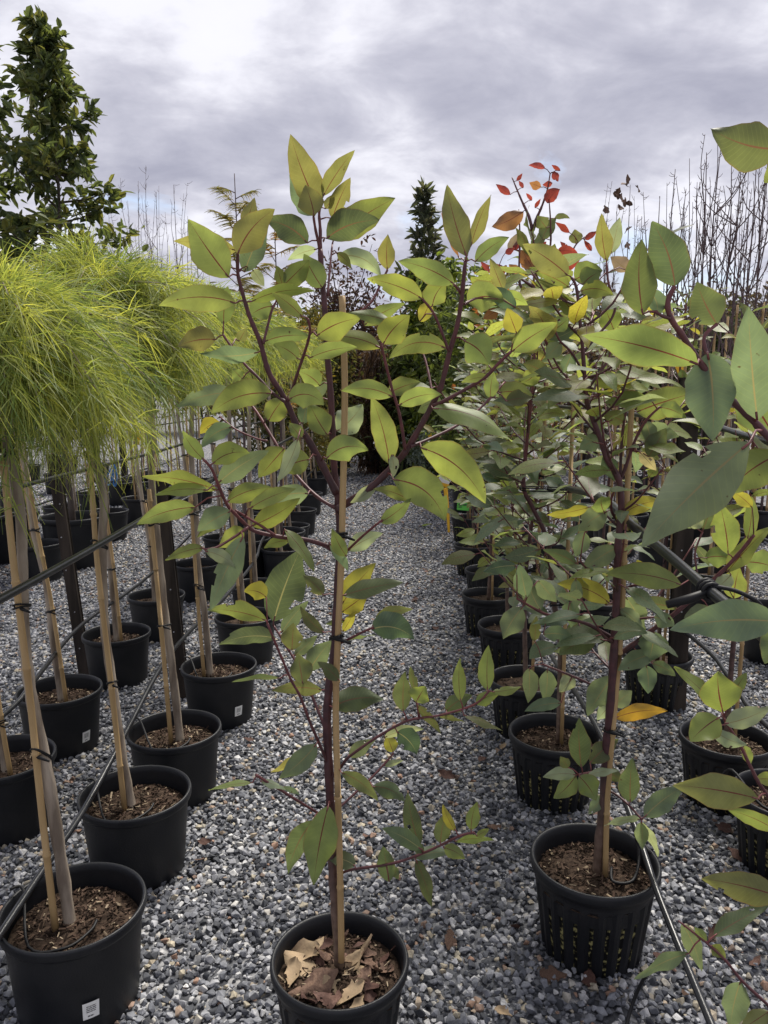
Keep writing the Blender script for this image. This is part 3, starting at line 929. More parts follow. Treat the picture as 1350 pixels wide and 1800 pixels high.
    T.leaves([
        (561, 366, 512, 240, 46, 'o', 4), (553, 379, 510, 309, 44, 't', 0, 0.02), (552, 379, 537, 327, 38, 'o', -2, -0.03), (568, 345, 622, 266, 27, 'o', 3),
        (572, 367, 589, 342, 15, 'o'), (584, 384, 615, 314, 30, 'o', 2), (590, 416, 692, 350, 50, 'g', 4, 0.04), (574, 419, 664, 388, 46, 'd', 9, 0.0), (540, 427, 468, 388, 44, 'd', -9),
        (556, 438, 507, 457, 18, 'p', -3), (566, 505, 535, 448, 36, 'g', 2, -0.05), (500, 500, 543, 458, 34, 'g'), (496, 500, 487, 468, 19, 'g'), (442, 530, 555, 513, 25, 'b', 10),
        (402, 487, 333, 389, 56, 'g', 2, -0.03), (415, 440, 308, 424, 28, 'o', -3, 0.03), (370, 476, 335, 447, 20, 'g', 0, 0.06), (418, 446, 481, 370, 48, 'o', 9, -0.03), (430, 402, 447, 349, 26, 'o', 0, 0.05),
        (430, 478, 469, 394, 38, 't', 3, 0.03), (444, 474, 464, 502, 19, 'p', 0, 0.05), (414, 533, 283, 537, 42, 'g', -13), (393, 569, 400, 505, 31, 'g', 2, 0.02), (479, 538, 439, 556, 38, 'g', -4),
        (531, 556, 479, 515, 25, 'g', -3), (379, 597, 313, 609, 38, 'o', -5), (454, 619, 354, 621, 27, 't', 6), (420, 600, 433, 577, 18, 'o', 0, 0.08), (466, 600, 543, 592, 31, 'g', 6, 0.03),
        (524, 631, 482, 606, 30, 'g', -4), (557, 590, 632, 560, 42, 'b', 6, -0.05), (668, 611, 559, 596, 32, 'b', -11, 0.03), (545, 629, 626, 611, 26, 'g', 5, -0.02), (674, 604, 719, 556, 46, 'b', 5),
        (640, 572, 710, 534, 26, 'g', 4, 0.06), (690, 568, 610, 552, 22, 'g', -5, 0.08), (681, 474, 682, 413, 27, 'o', 2), (597, 450, 668, 486, 29, 'p', 14, 0.05), (592, 444, 617, 472, 15, 'o', 3, 0.03),
        (742, 525, 648, 491, 36, 'b', -6), (798, 499, 703, 460, 36, 'g', -7), (760, 538, 784, 497, 38, 'b', 5), (738, 565, 756, 523, 24, 'y', -3, 0.06), (784, 612, 687, 630, 34, 'g', -19),
        (689, 697, 603, 687, 31, 'g', -9), (682, 692, 738, 672, 30, 'g', 3, 0.06), (702, 712, 774, 694, 30, 'b', 7), (684, 815, 653, 700, 40, 'g', -5, -0.03), (688, 800, 690, 838, 16, 'p', 3, -0.04),
        (760, 718, 896, 774, 38, 'g', 16, -0.03), (740, 787, 850, 882, 54, 'b', 17, -0.04), (692, 843, 780, 914, 60, 'b', 19, -0.04), (720, 880, 658, 860, 22, 'g', -5, 0.03), (669, 918, 721, 877, 27, 'g', -3),
        (612, 968, 671, 938, 29, 'p', 3), (660, 852, 617, 883, 20, 'p', 3), (574, 806, 645, 791, 40, 'g', 13, -0.05), (609, 978, 584, 930, 23, 'g', 2, -0.06), (580, 956, 611, 1003, 17, 't', 3, -0.05),
        (592, 758, 636, 712, 46, 'p', -4, 0.06), (575, 764, 544, 708, 38, 'g', 2, -0.03), (508, 702, 568, 712, 40, 'g', 14, -0.04), (562, 678, 525, 653, 34, 'g', -4, 0.04), (548, 706, 580, 670, 23, 't', 3, 0.05),
        (532, 745, 542, 698, 26, 't', 0, 0.05), (472, 740, 501, 699, 36, 'g', 2, -0.10), (477, 692, 374, 726, 44, 'g', -13, -0.03), (412, 690, 311, 715, 33, 't', -7, 0.05), (426, 666, 408, 648, 20, 'b'),
        (386, 742, 353, 762, 25, 'y', -4), (408, 751, 356, 786, 27, 't', -8), (358, 807, 322, 758, 25, 'b', 4), (374, 815, 437, 797, 36, 'b', 9), (384, 849, 470, 794, 37, 't', 5, 0.03),
        (381, 862, 254, 838, 31, 'g', -7), (364, 862, 274, 870, 20, 'b', -6, -0.03), (343, 892, 243, 921, 35, 'g', -7), (405, 899, 349, 933, 37, 't', -3, -0.04), (401, 905, 347, 944, 23, 'g', -3, 0.03),
        (399, 882, 475, 857, 31, 'b', 6), (440, 893, 518, 860, 27, 'g', 4, -0.03), (443, 924, 525, 877, 35, 'b', -4), (542, 868, 469, 892, 37, 't', -10, -0.03), (544, 808, 494, 830, 42, 'g', -5, -0.06),
        (524, 770, 488, 846, 22, 'p', 4, -0.10), (500, 788, 456, 838, 38, 'g', 0, -0.04), (530, 770, 509, 744, 21, 'g', 0, -0.05), (357, 963, 292, 984, 21, 'g', -4), (361, 969, 413, 998, 23, 'p', 6),
        (430, 931, 385, 962, 32, 'g'), (427, 944, 371, 1069, 36, 't', -3, -0.05), (508, 951, 465, 963, 19, 'g', -4), (500, 930, 551, 1002, 18, 'g', 4), (481, 1092, 527, 969, 66, 'k', 3, -0.05),
        (568, 1046, 534, 1012, 25, 'd', -3), (468, 1050, 430, 1040, 32, 'y', -6, 0.03), (468, 1091, 368, 1072, 25, 'g', -6), (484, 1122, 388, 1133, 30, 'k', -9), (495, 1112, 541, 1058, 27, 't', 3, 0.04),
        (570, 1112, 529, 1067, 20, 'd', 4), (513, 1143, 516, 1096, 35, 'd', 0, -0.04), (518, 1153, 557, 1118, 22, 't', 0, 0.03), (544, 1179, 583, 1128, 36, 't', 3, 0.03), (532, 1201, 524, 1150, 37, 'd', 0, -0.05),
        (596, 1196, 559, 1164, 23, 'd', -3, -0.04), (567, 1213, 480, 1214, 25, 'd', -5), (584, 1243, 672, 1230, 44, 'd', 9, -0.02), (493, 1192, 410, 1199, 10, 'd', -3), (601, 1062, 659, 992, 38, 'y', 3),
        (602, 1047, 707, 1024, 31, 'd', 3, -0.03), (601, 1076, 647, 1043, 36, 'y', 0, 0.03), (606, 1090, 573, 1097, 12, 'd'), (603, 1110, 624, 1076, 17, 'y', 0, 0.03), (653, 1106, 726, 1123, 48, 'k', 12),
        (659, 1092, 724, 1072, 23, 'd', 6, 0.03), (604, 1128, 658, 1117, 9, 'd', 2), (709, 1251, 712, 1182, 31, 'd', 2), (730, 1217, 721, 1172, 15, 'd', 0, 0.05), (731, 1234, 747, 1207, 36, 'b', 0, -0.03),
        (733, 1240, 773, 1287, 15, 'd', 2), (810, 1233, 809, 1158, 23, 'b', 3), (784, 1250, 828, 1223, 30, 'd', 4, 0.03), (837, 1238, 876, 1221, 24, 'b', 4), (857, 1213, 859, 1136, 29, 'b', 2),
        (866, 1216, 915, 1207, 16, 'b', -2), (815, 1257, 882, 1284, 12, 'd', 3), (770, 1258, 816, 1269, 11, 'd', 2), (698, 1287, 732, 1324, 38, 'k', 5), (676, 1296, 743, 1282, 17, 'p', 4, 0.03),
        (691, 1322, 680, 1293, 25, 'y'), (613, 1331, 659, 1301, 25, 't', 3, 0.04), (600, 1358, 663, 1407, 25, 'd', 7, -0.03), (655, 1383, 710, 1408, 28, 'd', 8, -0.04), (675, 1346, 708, 1337, 11, 'p'),
        (556, 1308, 492, 1367, 36, 't', 4, -0.03), (545, 1322, 478, 1356, 21, 'o', 3, 0.02), (444, 1376, 369, 1389, 13, 'g', -3), (458, 1374, 501, 1388, 13, 'p', 3), (497, 1384, 526, 1397, 9, 't', 2),
        (551, 1442, 507, 1534, 37, 'd', -7, -0.04), (577, 1417, 552, 1552, 54, 'g', -3, -0.08), (624, 1522, 579, 1512, 31, 'k', -6), (738, 1487, 717, 1396, 32, 'd', 3, 0.03), (740, 1493, 674, 1457, 29, 'k', -4, -0.03),
        (684, 1550, 674, 1489, 33, 'd', 0), (690, 1522, 700, 1545, 16, 'd', 0, 0.03), (774, 1482, 785, 1431, 30, 'd', 2), (801, 1460, 779, 1414, 17, 'y', 3), (828, 1460, 839, 1410, 24, 'g', 3),
        (780, 1490, 816, 1509, 25, 'g', 3), (731, 1512, 758, 1593, 23, 'd', 3), (800, 1479, 867, 1477, 14, 'g', 4), (728, 1508, 791, 1500, 23, 't', 5), (838, 1470, 859, 1457, 13, 'b'), (745, 1497, 722, 1480, 18, 'd'),
        # crown of the right-hand limb
        (820, 450, 786, 330, 40, 'o', 3), (828, 432, 862, 345, 23, 'o', 3, 0.03), (836, 460, 893, 418, 28, 'g', 5, 0.03), (884, 510, 862, 455, 23, 'o', 0, 0.06), (822, 532, 884, 530, 50, 'g', 10, 0.03),
        (907, 541, 857, 503, 28, 'k', 0, 0.0), (880, 518, 927, 536, 24, 'b', 3, 0.04), (908, 585, 892, 543, 30, 'y', 0, 0.0), (900, 618, 977, 569, 38, 'b', 4), (818, 600, 858, 640, 52, 'g', 6, -0.03),
        (852, 640, 848, 600, 30, 'g', 3, 0.03), (878, 690, 935, 695, 30, 'g', 4), (858, 662, 812, 672, 14, 'g', -2), (862, 700, 868, 655, 24, 'g', 2), (890, 705, 935, 700, 26, 'd', 2), (808, 455, 776, 375, 10, 'e', 2, 0.02)])
    # dry leaves lying on the potting mix
    rs = random.Random(5)
    spots = [(-0.085, 0.02, 0.13, 'fallen_rose'), (-0.06, -0.05, 0.15, 'fallen_brown'), (-0.09, 0.06, 0.12, 'fallen_tan'), (0.05, 0.045, 0.12, 'fallen_tan'), (0.085, 0.01, 0.10, 'fallen_brown'),
             (0.03, -0.075, 0.09, 'fallen_rose'), (-0.02, -0.085, 0.09, 'fallen_rose'), (0.075, -0.05, 0.08, 'fallen_dark'), (-0.03, 0.06, 0.11, 'fallen_brown'), (0.03, 0.02, 0.08, 'fallen_tan'),
             (-0.11, -0.01, 0.08, 'fallen_brown'), (0.10, 0.05, 0.09, 'fallen_dark'), (0.055, -0.02, 0.07, 'fallen_brown'), (-0.05, 0.005, 0.10, 'fallen_dark'), (0.0, 0.095, 0.08, 'fallen_brown'), (0.045, -0.10, 0.06, 'fallen_brown')] + [(rs.uniform(-.09, .09), rs.uniform(-.09, .09), rs.uniform(0.05, 0.08), rs.choice(('fallen_brown', 'fallen_dark', 'fallen_rose', 'fallen_tan'))) for _ in range(14)]
    for k, (x, y, l, m) in enumerate(spots):
        o = link('dry_leaf', dry_leaf_mesh(l * 0.9, 0.5, m if k % 5 else 'fallen_tan', 100 + k), p, None)
        o.location = (x, y, 0.222 + 0.010 * rs.random())
        o.rotation_euler = (rs.gauss(0, 0.35), rs.gauss(0, 0.35), rs.random() * 6.28)
    return root

def dry_leaf_mesh(L, wr, m, seed):
    """curled, broken dead leaf"""
    rs = random.Random(seed); mb = MB()
    n, ns = 9, 7
    ph, cu, cl = rs.random() * 6, rs.uniform(0.15, 0.5), rs.uniform(0.2, 0.6) * rs.choice((1, -0.5))
    vs_, fs_ = [], []
    for i in range(n):
        t = i / (n - 1)
        w = L * wr * 0.5 * max(leaf_profile(min(max(t, 0.02), 0.97)), 0.05) * (1 + 0.18 * math.sin(13 * t + ph))
        for k in range(ns):
            s = -1 + 2 * k / (ns - 1)
            z = cl * w * s * s + cu * L * (t - 0.5) ** 2 + 0.05 * L * math.sin(7 * t + 4 * s + ph) * abs(s) + rs.uniform(-1, 1) * 0.012 * L
            vs_.append(Vector(((t - 0.5) * L * (1 - 0.15 * cu), s * w, z)))
    for i in range(n - 1):
        for k in range(ns - 1):
            if k in (0, ns - 2) and rs.random() < 0.14: continue
            a = i * ns + k
            fs_.append((a, a + 1, a + ns + 1, a + ns))
    mb.add(vs_, fs_, 0)
    return mb.mesh('dry_leaf', [m])
gum_in_aisle()

# ------------------------------------------------------------------ gum on the right with its pipe over the rim
def gum_by_pipe():
    X, Y = pot_xy(1045, 1515)
    root = thing('potted_gum_tree', (X, Y, 0), 'gum tree in a slotted black pot with a thick pipe over its rim', 'tree', 'potted gum trees')
    add_pot(root, (X, Y), 'slotted', True, 1.04)
    T = Tree(root, Y); S = T.stem
    S('trunk', [(1049, 1545), (1055, 1470), (1062, 1400), (1066, 1320), (1074, 1230), (1080, 1130), (1084, 1040), (1086, 960), (1092, 900), (1088, 845), (1066, 805), (1055, 770), (1034, 715), (1029, 680), (1024, 610), (1018, 550), (1013, 505), (1004, 487)], 20, 4, -0.06, 0.0, (1.0, 0.3))
    stake(root, [atY(x, y, Y - 0.02) for x, y in [(1064, 1540), (1068, 1400), (1080, 1250), (1092, 1100), (1098, 960), (1106, 800), (1112, 680), (1114, 600)]], 0.0075)
    for y, x1, x2 in ((933, 1088, 1099), (1082, 1082, 1093), (1283, 1070, 1077), (788, 1062, 1104)):
        if y != 788: tie(root, atY(x1, y, Y - 0.02), atY(x2, y, Y - 0.02), 0.011, 0.009)
    S('branch', [(1088, 848), (1100, 820), (1116, 775), (1135, 740), (1160, 715)], 7, 4, -0.05, -0.03, (0.5, 0.1))
    S('branch', [(1090, 840), (1092, 790), (1097, 740), (1110, 690), (1125, 640)], 6, 4, 0.08, -0.03, (0.5, 0.1))
    S('branch', [(1034, 718), (1010, 700), (985, 675), (960, 660), (940, 650)], 6, 4, 0.10, -0.04, (0.5, 0.1))
    S('branch', [(1030, 690), (1050, 660), (1070, 630), (1078, 585)], 5, 4, 0.04, -0.05, (0.5, 0.1))
    S('branch', [(1025, 620), (1050, 590), (1075, 560), (1082, 530), (1070, 500), (1066, 462)], 5, 4, 0.06, -0.05, (0.5, 0.1))
    S('branch', [(1028, 660), (1005, 620), (985, 600), (975, 580)], 5, 3, -0.04, -0.05, (0.5, 0.1))
    S('branch', [(1077, 1122), (1033, 1097), (984, 1085), (953, 1077), (909, 1052)], 8, 4, -0.12, 0.0, (0.5, 0.2))
    S('branch', [(1076, 1230), (1042, 1205), (1010, 1190), (985, 1180), (955, 1168)], 6, 4, 0.06, 0.0, (0.5, 0.2))
    S('branch', [(1082, 1155), (1110, 1135), (1150, 1105), (1183, 1081), (1228, 1043), (1277, 997), (1310, 960), (1325, 940)], 10, 6, -0.12, 0.0, (0.5, 0.1))
    S('branch', [(1228, 1043), (1225, 1005), (1222, 970), (1235, 935)], 4, 3, 0.05, -0.07, (0.5, 0.1))
    S('branch', [(1062, 1385), (1085, 1398), (1105, 1415), (1128, 1440)], 5, 4, -0.10, 0.0, (0.5, 0.3))
    S('branch', [(1060, 1356), (1040, 1358), (1018, 1362)], 7, 5, -0.10, 0.0, (0.5, 0.3))
    S('branch', [(1084, 1000), (1060, 985), (1035, 1000), (1020, 985)], 5, 3, -0.08, 0.0, (0.5, 0.2))
    S('branch', [(1088, 920), (1076, 900), (1074, 880), (1080, 862)], 6, 4, -0.05, 0.0, (0.5, 0.2))
    S('branch', [(1083, 1045), (1110, 1030), (1145, 1026)], 5, 4, -0.08, 0.0, (0.5, 0.2))
    S('branch', [(1085, 1100), (1110, 1090), (1150, 1085)], 5, 4, -0.06, 0.0, (0.5, 0.2))
    T.leaves([
        (998, 484, 921, 431, 42, 'o', -4), (1020, 512, 1077, 519, 27, 'b', 8), (1024, 500, 1056, 478, 36, 'g', 3, 0.03), (1000, 505, 949, 480, 25, 'g', -3, 0.04), (1010, 492, 1058, 476, 40, 'g', 3, 0.06),
        (1012, 551, 985, 514, 27, 'g', 3, 0.04), (1066, 459, 1058, 377, 26, 'o', 3), (1074, 446, 1089, 384, 25, 'p', 0, 0.05), (1104, 476, 1074, 452, 25, 'm', 0, 0.05), (1079, 580, 1064, 542, 35, 'b'),
        (912, 583, 967, 559, 21, 't', 3, 0.04), (1010, 578, 964, 596, 19, 'k', 3), (930, 555, 985, 540, 18, 't', 3, 0.05), (909, 540, 985, 528, 17, 'o', 2, 0.0),
        (1119, 724, 1224, 690, 50, 'g', 2), (1140, 702, 1064, 708, 27, 'g', -3), (1102, 692, 1112, 640, 37, 'd', -2), (1104, 641, 1156, 629, 23, 'y', 3), (1120, 764, 1191, 768, 34, 't', 6), (1140, 803, 1170, 754, 32, 'd', 0, -0.03),
        (1096, 786, 1104, 743, 20, 'g'), (1125, 795, 1153, 826, 20, 'c', 0, -0.02), (1097, 902, 1162, 880, 28, 'y', 5), (1081, 904, 1113, 947, 18, 'g', 5), (1197, 1028, 1069, 1009, 38, 'g', -8, -0.06),
        (1150, 1110, 1140, 1161, 48, 't', 2), (1150, 1150, 1088, 1178, 32, 't', -5), (1136, 1170, 1139, 1218, 32, 't', 2), (1146, 1166, 1187, 1188, 21, 'd', 3), (1088, 1070, 1129, 1108, 23, 'p', 4), (1100, 1050, 1131, 1112, 35, 't', 4),
        (1190, 1070, 1118, 1062, 21, 'd', -4), (1071, 1060, 982, 1027, 35, 'y', -9), (1067, 899, 1018, 933, 39, 't', -3), (1034, 892, 963, 905, 19, 'y', 2), (1084, 963, 1023, 1004, 33, 't', -3), (1028, 935, 1012, 977, 29, 't'),
        (1014, 991, 956, 967, 21, 'd', -3), (1012, 1018, 1010, 1072, 21, 't', 2), (1002, 1058, 1003, 1102, 29, 't', 2), (950, 1073, 927, 1014, 35, 't', 3), (918, 1068, 885, 1122, 41, 't', -3), (925, 1050, 914, 994, 31, 't'),
        (946, 1020, 977, 1057, 29, 't'), (908, 995, 851, 1005, 23, 'k', -4), (955, 1115, 1006, 1121, 27, 't', 4), (940, 1127, 943, 1084, 19, 'd'), (1050, 1121, 984, 1151, 45, 'd', -5), (1078, 1191, 1034, 1257, 40, 't', -3),
        (1081, 1262, 1171, 1250, 27, 'a', 6), (930, 1175, 928, 1234, 28, 't', 2), (962, 1178, 957, 1234, 29, 't', 2), (986, 1236, 924, 1250, 23, 't', -4), (1010, 1190, 984, 1216, 26, 'p'), (1022, 1349, 1018, 1264, 36, 'd', 2, -0.02),
        (1037, 1341, 1086, 1301, 34, 'd', 3, 0.02), (1108, 1410, 1112, 1334, 36, 'd', 2), (1012, 1362, 956, 1366, 24, 'p', -4), (1012, 1364, 974, 1402, 32, 'g', 3), (1018, 1365, 1047, 1406, 38, 'g', 3, -0.02), (1030, 1364, 1086, 1355, 11, 'p', 3),
        (1133, 1436, 1201, 1384, 38, 't', 4), (1125, 1440, 1064, 1451, 15, 'p', -3), (1127, 1445, 1156, 1504, 15, 'p', 2), (1128, 1445, 1130, 1492, 24, 't'), (1065, 1358, 1095, 1375, 22, 'd', 3), (1000, 1350, 985, 1330, 18, 'd'),
        (1280, 974, 1264, 884, 44, 'b', -3), (1240, 981, 1291, 985, 34, 'g', 5), (1278, 1006, 1352, 928, 31, 'g', 3), (1314, 946, 1321, 874, 23, 'g', -3), (1322, 892, 1281, 861, 21, 'y', -3), (1310, 988, 1372, 1004, 42, 'g', 5),
        (1290, 1052, 1300, 998, 42, 'g', 2, 0.05), (1285, 1010, 1254, 1036, 27, 'p', 2), (1250, 1076, 1204, 1086, 26, 't', -4), (1222, 960, 1246, 994, 15, 'k', 2), (1212, 926, 1238, 908, 24, 'p'), (1236, 930, 1250, 895, 26, 'd'),
        (975, 580, 1000, 560, 26, 'g'), (985, 602, 960, 630, 26, 't'), (1005, 622, 990, 655, 24, 't'), (1050, 592, 1090, 600, 24, 'g'), (1045, 665, 1085, 680, 30, 'g', 4), (960, 660, 920, 640, 26, 'd', -4), (945, 652, 915, 675, 28, 'g', 3),
        (985, 676, 965, 715, 26, 't'), (1055, 775, 1020, 790, 30, 't', -4), (1062, 800, 1080, 845, 26, 'k'), (1040, 725, 1060, 760, 22, 't'), (1097, 742, 1060, 730, 26, 'd', -3), (1110, 690, 1145, 665, 24, 't'), (1125, 642, 1150, 610, 26, 'y'),
        (1062, 1400, 1035, 1430, 22, 't'), (1160, 716, 1205, 735, 26, 'g', 4), (1135, 740, 1150, 790, 24, 't'), (1078, 1240, 1110, 1215, 30, 't'), (1076, 1235, 1050, 1265, 24, 'p'), (1145, 1026, 1120, 985, 30, 'y'), (1150, 1085, 1185, 1100, 28, 't', 3)])
    tr = [a for a, b in T.nodes[:68]]
    grow(root, tr, 0.75, 1.25, 8, 0.30, 0.12, 'tttdgg', (4, 6), tip=False)
    grow(root, tr, 1.25, 1.70, 12, 0.34, 0.13, 'ggbbyotd', (5, 7), tip=False)
    return root
gum_by_pipe()

# ------------------------------------------------------------------ gum at the right edge: its pot is out of frame, its leaves hang into the picture
def gum_at_edge():
    X, Y = 0.88, 1.12
    root = thing('potted_gum_tree', (X, Y, 0), 'gum tree whose large leaves reach over the strapped upper pipe', 'tree', 'potted gum trees')
    add_pot(root, (X, Y), 'slotted', False)
    mb = MB()
    tr = smooth_poly([(X, Y, 0.20), (X + 0.01, Y, 0.7), (X - 0.01, Y, 1.2), (X, Y, 1.75), (X - 0.02, Y, 2.1)], 4)
    mb.tube(tr, [lerp(0.012, 0.005, i / (len(tr) - 1)) for i in range(len(tr))], 9)
    mb.att['bark'] = [0.6] * len(mb.v)
    mb.build('trunk', ['gum_stem'], root, tr[0])
    stake(root, [(X + 0.02, Y - 0.02, 0.2), (X + 0.03, Y - 0.02, 1.6)])
    T = Tree(root, 0.92); S = T.stem
    S('branch', [(1480, 900), (1420, 830), (1348, 765), (1321, 736), (1281, 698), (1228, 634), (1201, 592), (1179, 559), (1174, 530), (1186, 503)], 17, 8, -0.02, 0.0, (0.5, 0.1), start=(X, Y, 1.15))
    S('branch', [(1281, 698), (1255, 660), (1243, 625), (1238, 592), (1260, 570)], 9, 6, 0.03, -0.01, (0.4, 0.1))
    S('branch', [(1178, 557), (1165, 530), (1150, 515)], 7, 5, 0.02, -0.02, (0.4, 0.1))
    S('branch', [(1179, 560), (1165, 556), (1152, 548)], 7, 5, 0.0, -0.02, (0.4, 0.1))
    S('branch', [(1480, 330), (1420, 280), (1372, 262)], 10, 7, 0.0, 0.0, (0.4, 0.1), start=(X, Y, 1.75))
    S('branch', [(1420, 830), (1400, 880), (1380, 1000), (1370, 1090)], 9, 6, 0.04, 0.0, (0.4, 0.1))
    T.leaves([
        (1226, 640, 1028, 590, 58, 'g', -7, -0.03, -0.02), (1130, 552, 1128, 424, 52, 'g', 6, 0.0, 0.02), (1186, 503, 1147, 393, 62, 'd', -8, 0.0, 0.01), (1142, 512, 1155, 556, 28, 't', 6, -0.01), (1260, 570, 1226, 498, 54, 'd', 3, 0.0),
        (1331, 737, 1316, 545, 66, 't', 2, -0.03, -0.03), (1244, 622, 1252, 770, 76, 't', 5, -0.02, -0.03), (1318, 778, 1134, 956, 90, 't', -6, -0.05, -0.05), (1360, 765, 1283, 655, 78, 'g', -3, 0.06, 0.03),
        (1368, 800, 1278, 868, 66, 'g', -8, 0.04, 0.02), (1372, 262, 1253, 227, 68, 'd', 10, 0.0, 0.0), (1385, 280, 1345, 320, 40, 'g', 0, 0.04), (1370, 1094, 1184, 1107, 64, 't', -10, -0.03, -0.03), (1370, 1110, 1345, 1165, 40, 'd', 0),
        (1150, 556, 1140, 500, 22, 'y', 0, 0.10)])
    U = Tree(root, 1.22); S = U.stem
    S('branch', [(1560, 1640), (1420, 1480), (1346, 1394), (1317, 1343), (1301, 1310), (1272, 1263)], 9, 5, -0.05, 0.0, (0.5, 0.1), start=(X, Y, 0.62))
    S('branch', [(1520, 1900), (1400, 1815), (1348, 1765), (1304, 1724), (1276, 1689), (1246, 1661), (1193, 1619)], 9, 4, 0.04, 0.0, (0.5, 0.2), start=(X, Y, 0.42))
    U.leaves([
        (1271, 1252, 1262, 1182, 66, 'b', 3), (1263, 1262, 1215, 1302, 50, 'b', -3, -0.02), (1262, 1245, 1187, 1174, 21, 'b', -3, 0.03), (1275, 1272, 1352, 1243, 34, 'p', -4, -0.03), (1258, 1285, 1312, 1308, 26, 'p', -5, -0.02), (1290, 1215, 1312, 1183, 20, 'g', 0, 0.04),
        (1332, 1404, 1187, 1381, 56, 'o', -4, -0.02), (1365, 1460, 1281, 1424, 27, 'b', -4), (1306, 1310, 1320, 1345, 20, 'g', 0, 0.03), (1330, 1370, 1372, 1375, 24, 'b', 3),
        (1375, 1578, 1237, 1545, 52, 'o', -4, -0.05), (1254, 1646, 1348, 1594, 31, 'd', 3), (1200, 1624, 1232, 1704, 31, 't', 4), (1212, 1675, 1117, 1721, 25, 't', -5), (1243, 1656, 1221, 1630, 17, 'g'), (1250, 1662, 1274, 1684, 23, 'g', 2),
        (1302, 1725, 1284, 1806, 46, 't', -3), (1352, 1778, 1300, 1812, 32, 'o', 0)])
gum_at_edge()

# ------------------------------------------------------------------ fast builders for foliage in bulk
def np_mesh(name, verts, faces, mats, tint=None, attr=None):
    me = bpy.data.meshes.new(name)
    verts = np.asarray(verts, dtype=np.float32); faces = np.asarray(faces, dtype=np.int32)
    nf, k = faces.shape
    me.vertices.add(len(verts)); me.vertices.foreach_set('co', verts.ravel())
    me.loops.add(nf * k); me.loops.foreach_set('vertex_index', faces.ravel())
    me.polygons.add(nf)
    me.polygons.foreach_set('loop_start', np.arange(0, nf * k, k, dtype=np.int32))
    for m in mats: me.materials.append(MAT[m])
    me.update(calc_edges=True)
    me.polygons.foreach_set('use_smooth', np.ones(nf, dtype=bool))
    if tint is not None:
        a = me.attributes.new('tint', 'FLOAT_COLOR', 'POINT')
        c = np.ones((len(verts), 4), dtype=np.float32); c[:, :3] = tint
        a.data.foreach_set('color', c.ravel())
    return me
def unit(v): return v / np.maximum(np.linalg.norm(v, axis=1, keepdims=True), 1e-9)
def strands(P, D, L, W, sag, tint):
    """thread leaves: ribbons of three bent segments"""
    n = len(P); st = 4
    side = unit(np.cross(D, rng.normal(size=(n, 3))))
    V = np.zeros((n, st, 2, 3))
    for i in range(st):
        t = i / (st - 1)
        c = P + D * (L[:, None] * t) + np.array([0, 0, -1.0]) * (sag * L * t * t)[:, None]
        w = (W * (1 - 0.75 * t))[:, None] * side
        V[:, i, 0] = c - w; V[:, i, 1] = c + w
    base = (np.arange(n) * st * 2)[:, None, None]
    q = np.array([[2 * i, 2 * i + 1, 2 * i + 3, 2 * i + 2] for i in range(st - 1)])[None]
    return V.reshape(-1, 3), (base + q).reshape(-1, 4), np.repeat(tint, st * 2, axis=0)
def blades(P, D, N, L, W, tint, droop=0.25):
    """leaf blades: rounded outline, folded on the midrib, drooping at the tip (8 points, 8 triangles)"""
    n = len(P)
    D = unit(D); S = unit(np.cross(D, N)); N = np.cross(S, D)
    ts = [0.0, 0.3, 0.68, 1.0]; ws = [0.0, 0.92, 0.85, 0.0]
    V = np.zeros((n, 8, 3))
    k = 0
    idx = {}
    for i, (t, w) in enumerate(zip(ts, ws)):
        c = P + D * (L * t)[:, None] + np.array([0, 0, -1.0]) * (droop * L * t * t)[:, None]
        V[:, k] = c; idx[(i, 0)] = k; k += 1
        if w:
            for sgn in (-1, 1):
                V[:, k] = c + S * (W * 0.5 * w * sgn)[:, None] + N * (W * 0.13)[:, None]
                idx[(i, sgn)] = k; k += 1
    F_ = []
    for s in (-1, 1):
        F_ += [(idx[(0, 0)], idx[(1, 0)], idx[(1, s)]), (idx[(1, 0)], idx[(2, 0)], idx[(2, s)]), (idx[(1, 0)], idx[(2, s)], idx[(1, s)]), (idx[(2, 0)], idx[(3, 0)], idx[(2, s)])]
    F_ = np.array(F_)[None] + (np.arange(n) * 8)[:, None, None]
    return V.reshape(-1, 3), F_.reshape(-1, 3), np.repeat(tint, 8, axis=0)
def tints(n, cols, jit=0.25):
    c = np.array(cols)[rng.integers(0, len(cols), n)]
    return np.clip(c * rng.uniform(1 - jit, 1 + jit, (n, 1)), 0.003, 1)

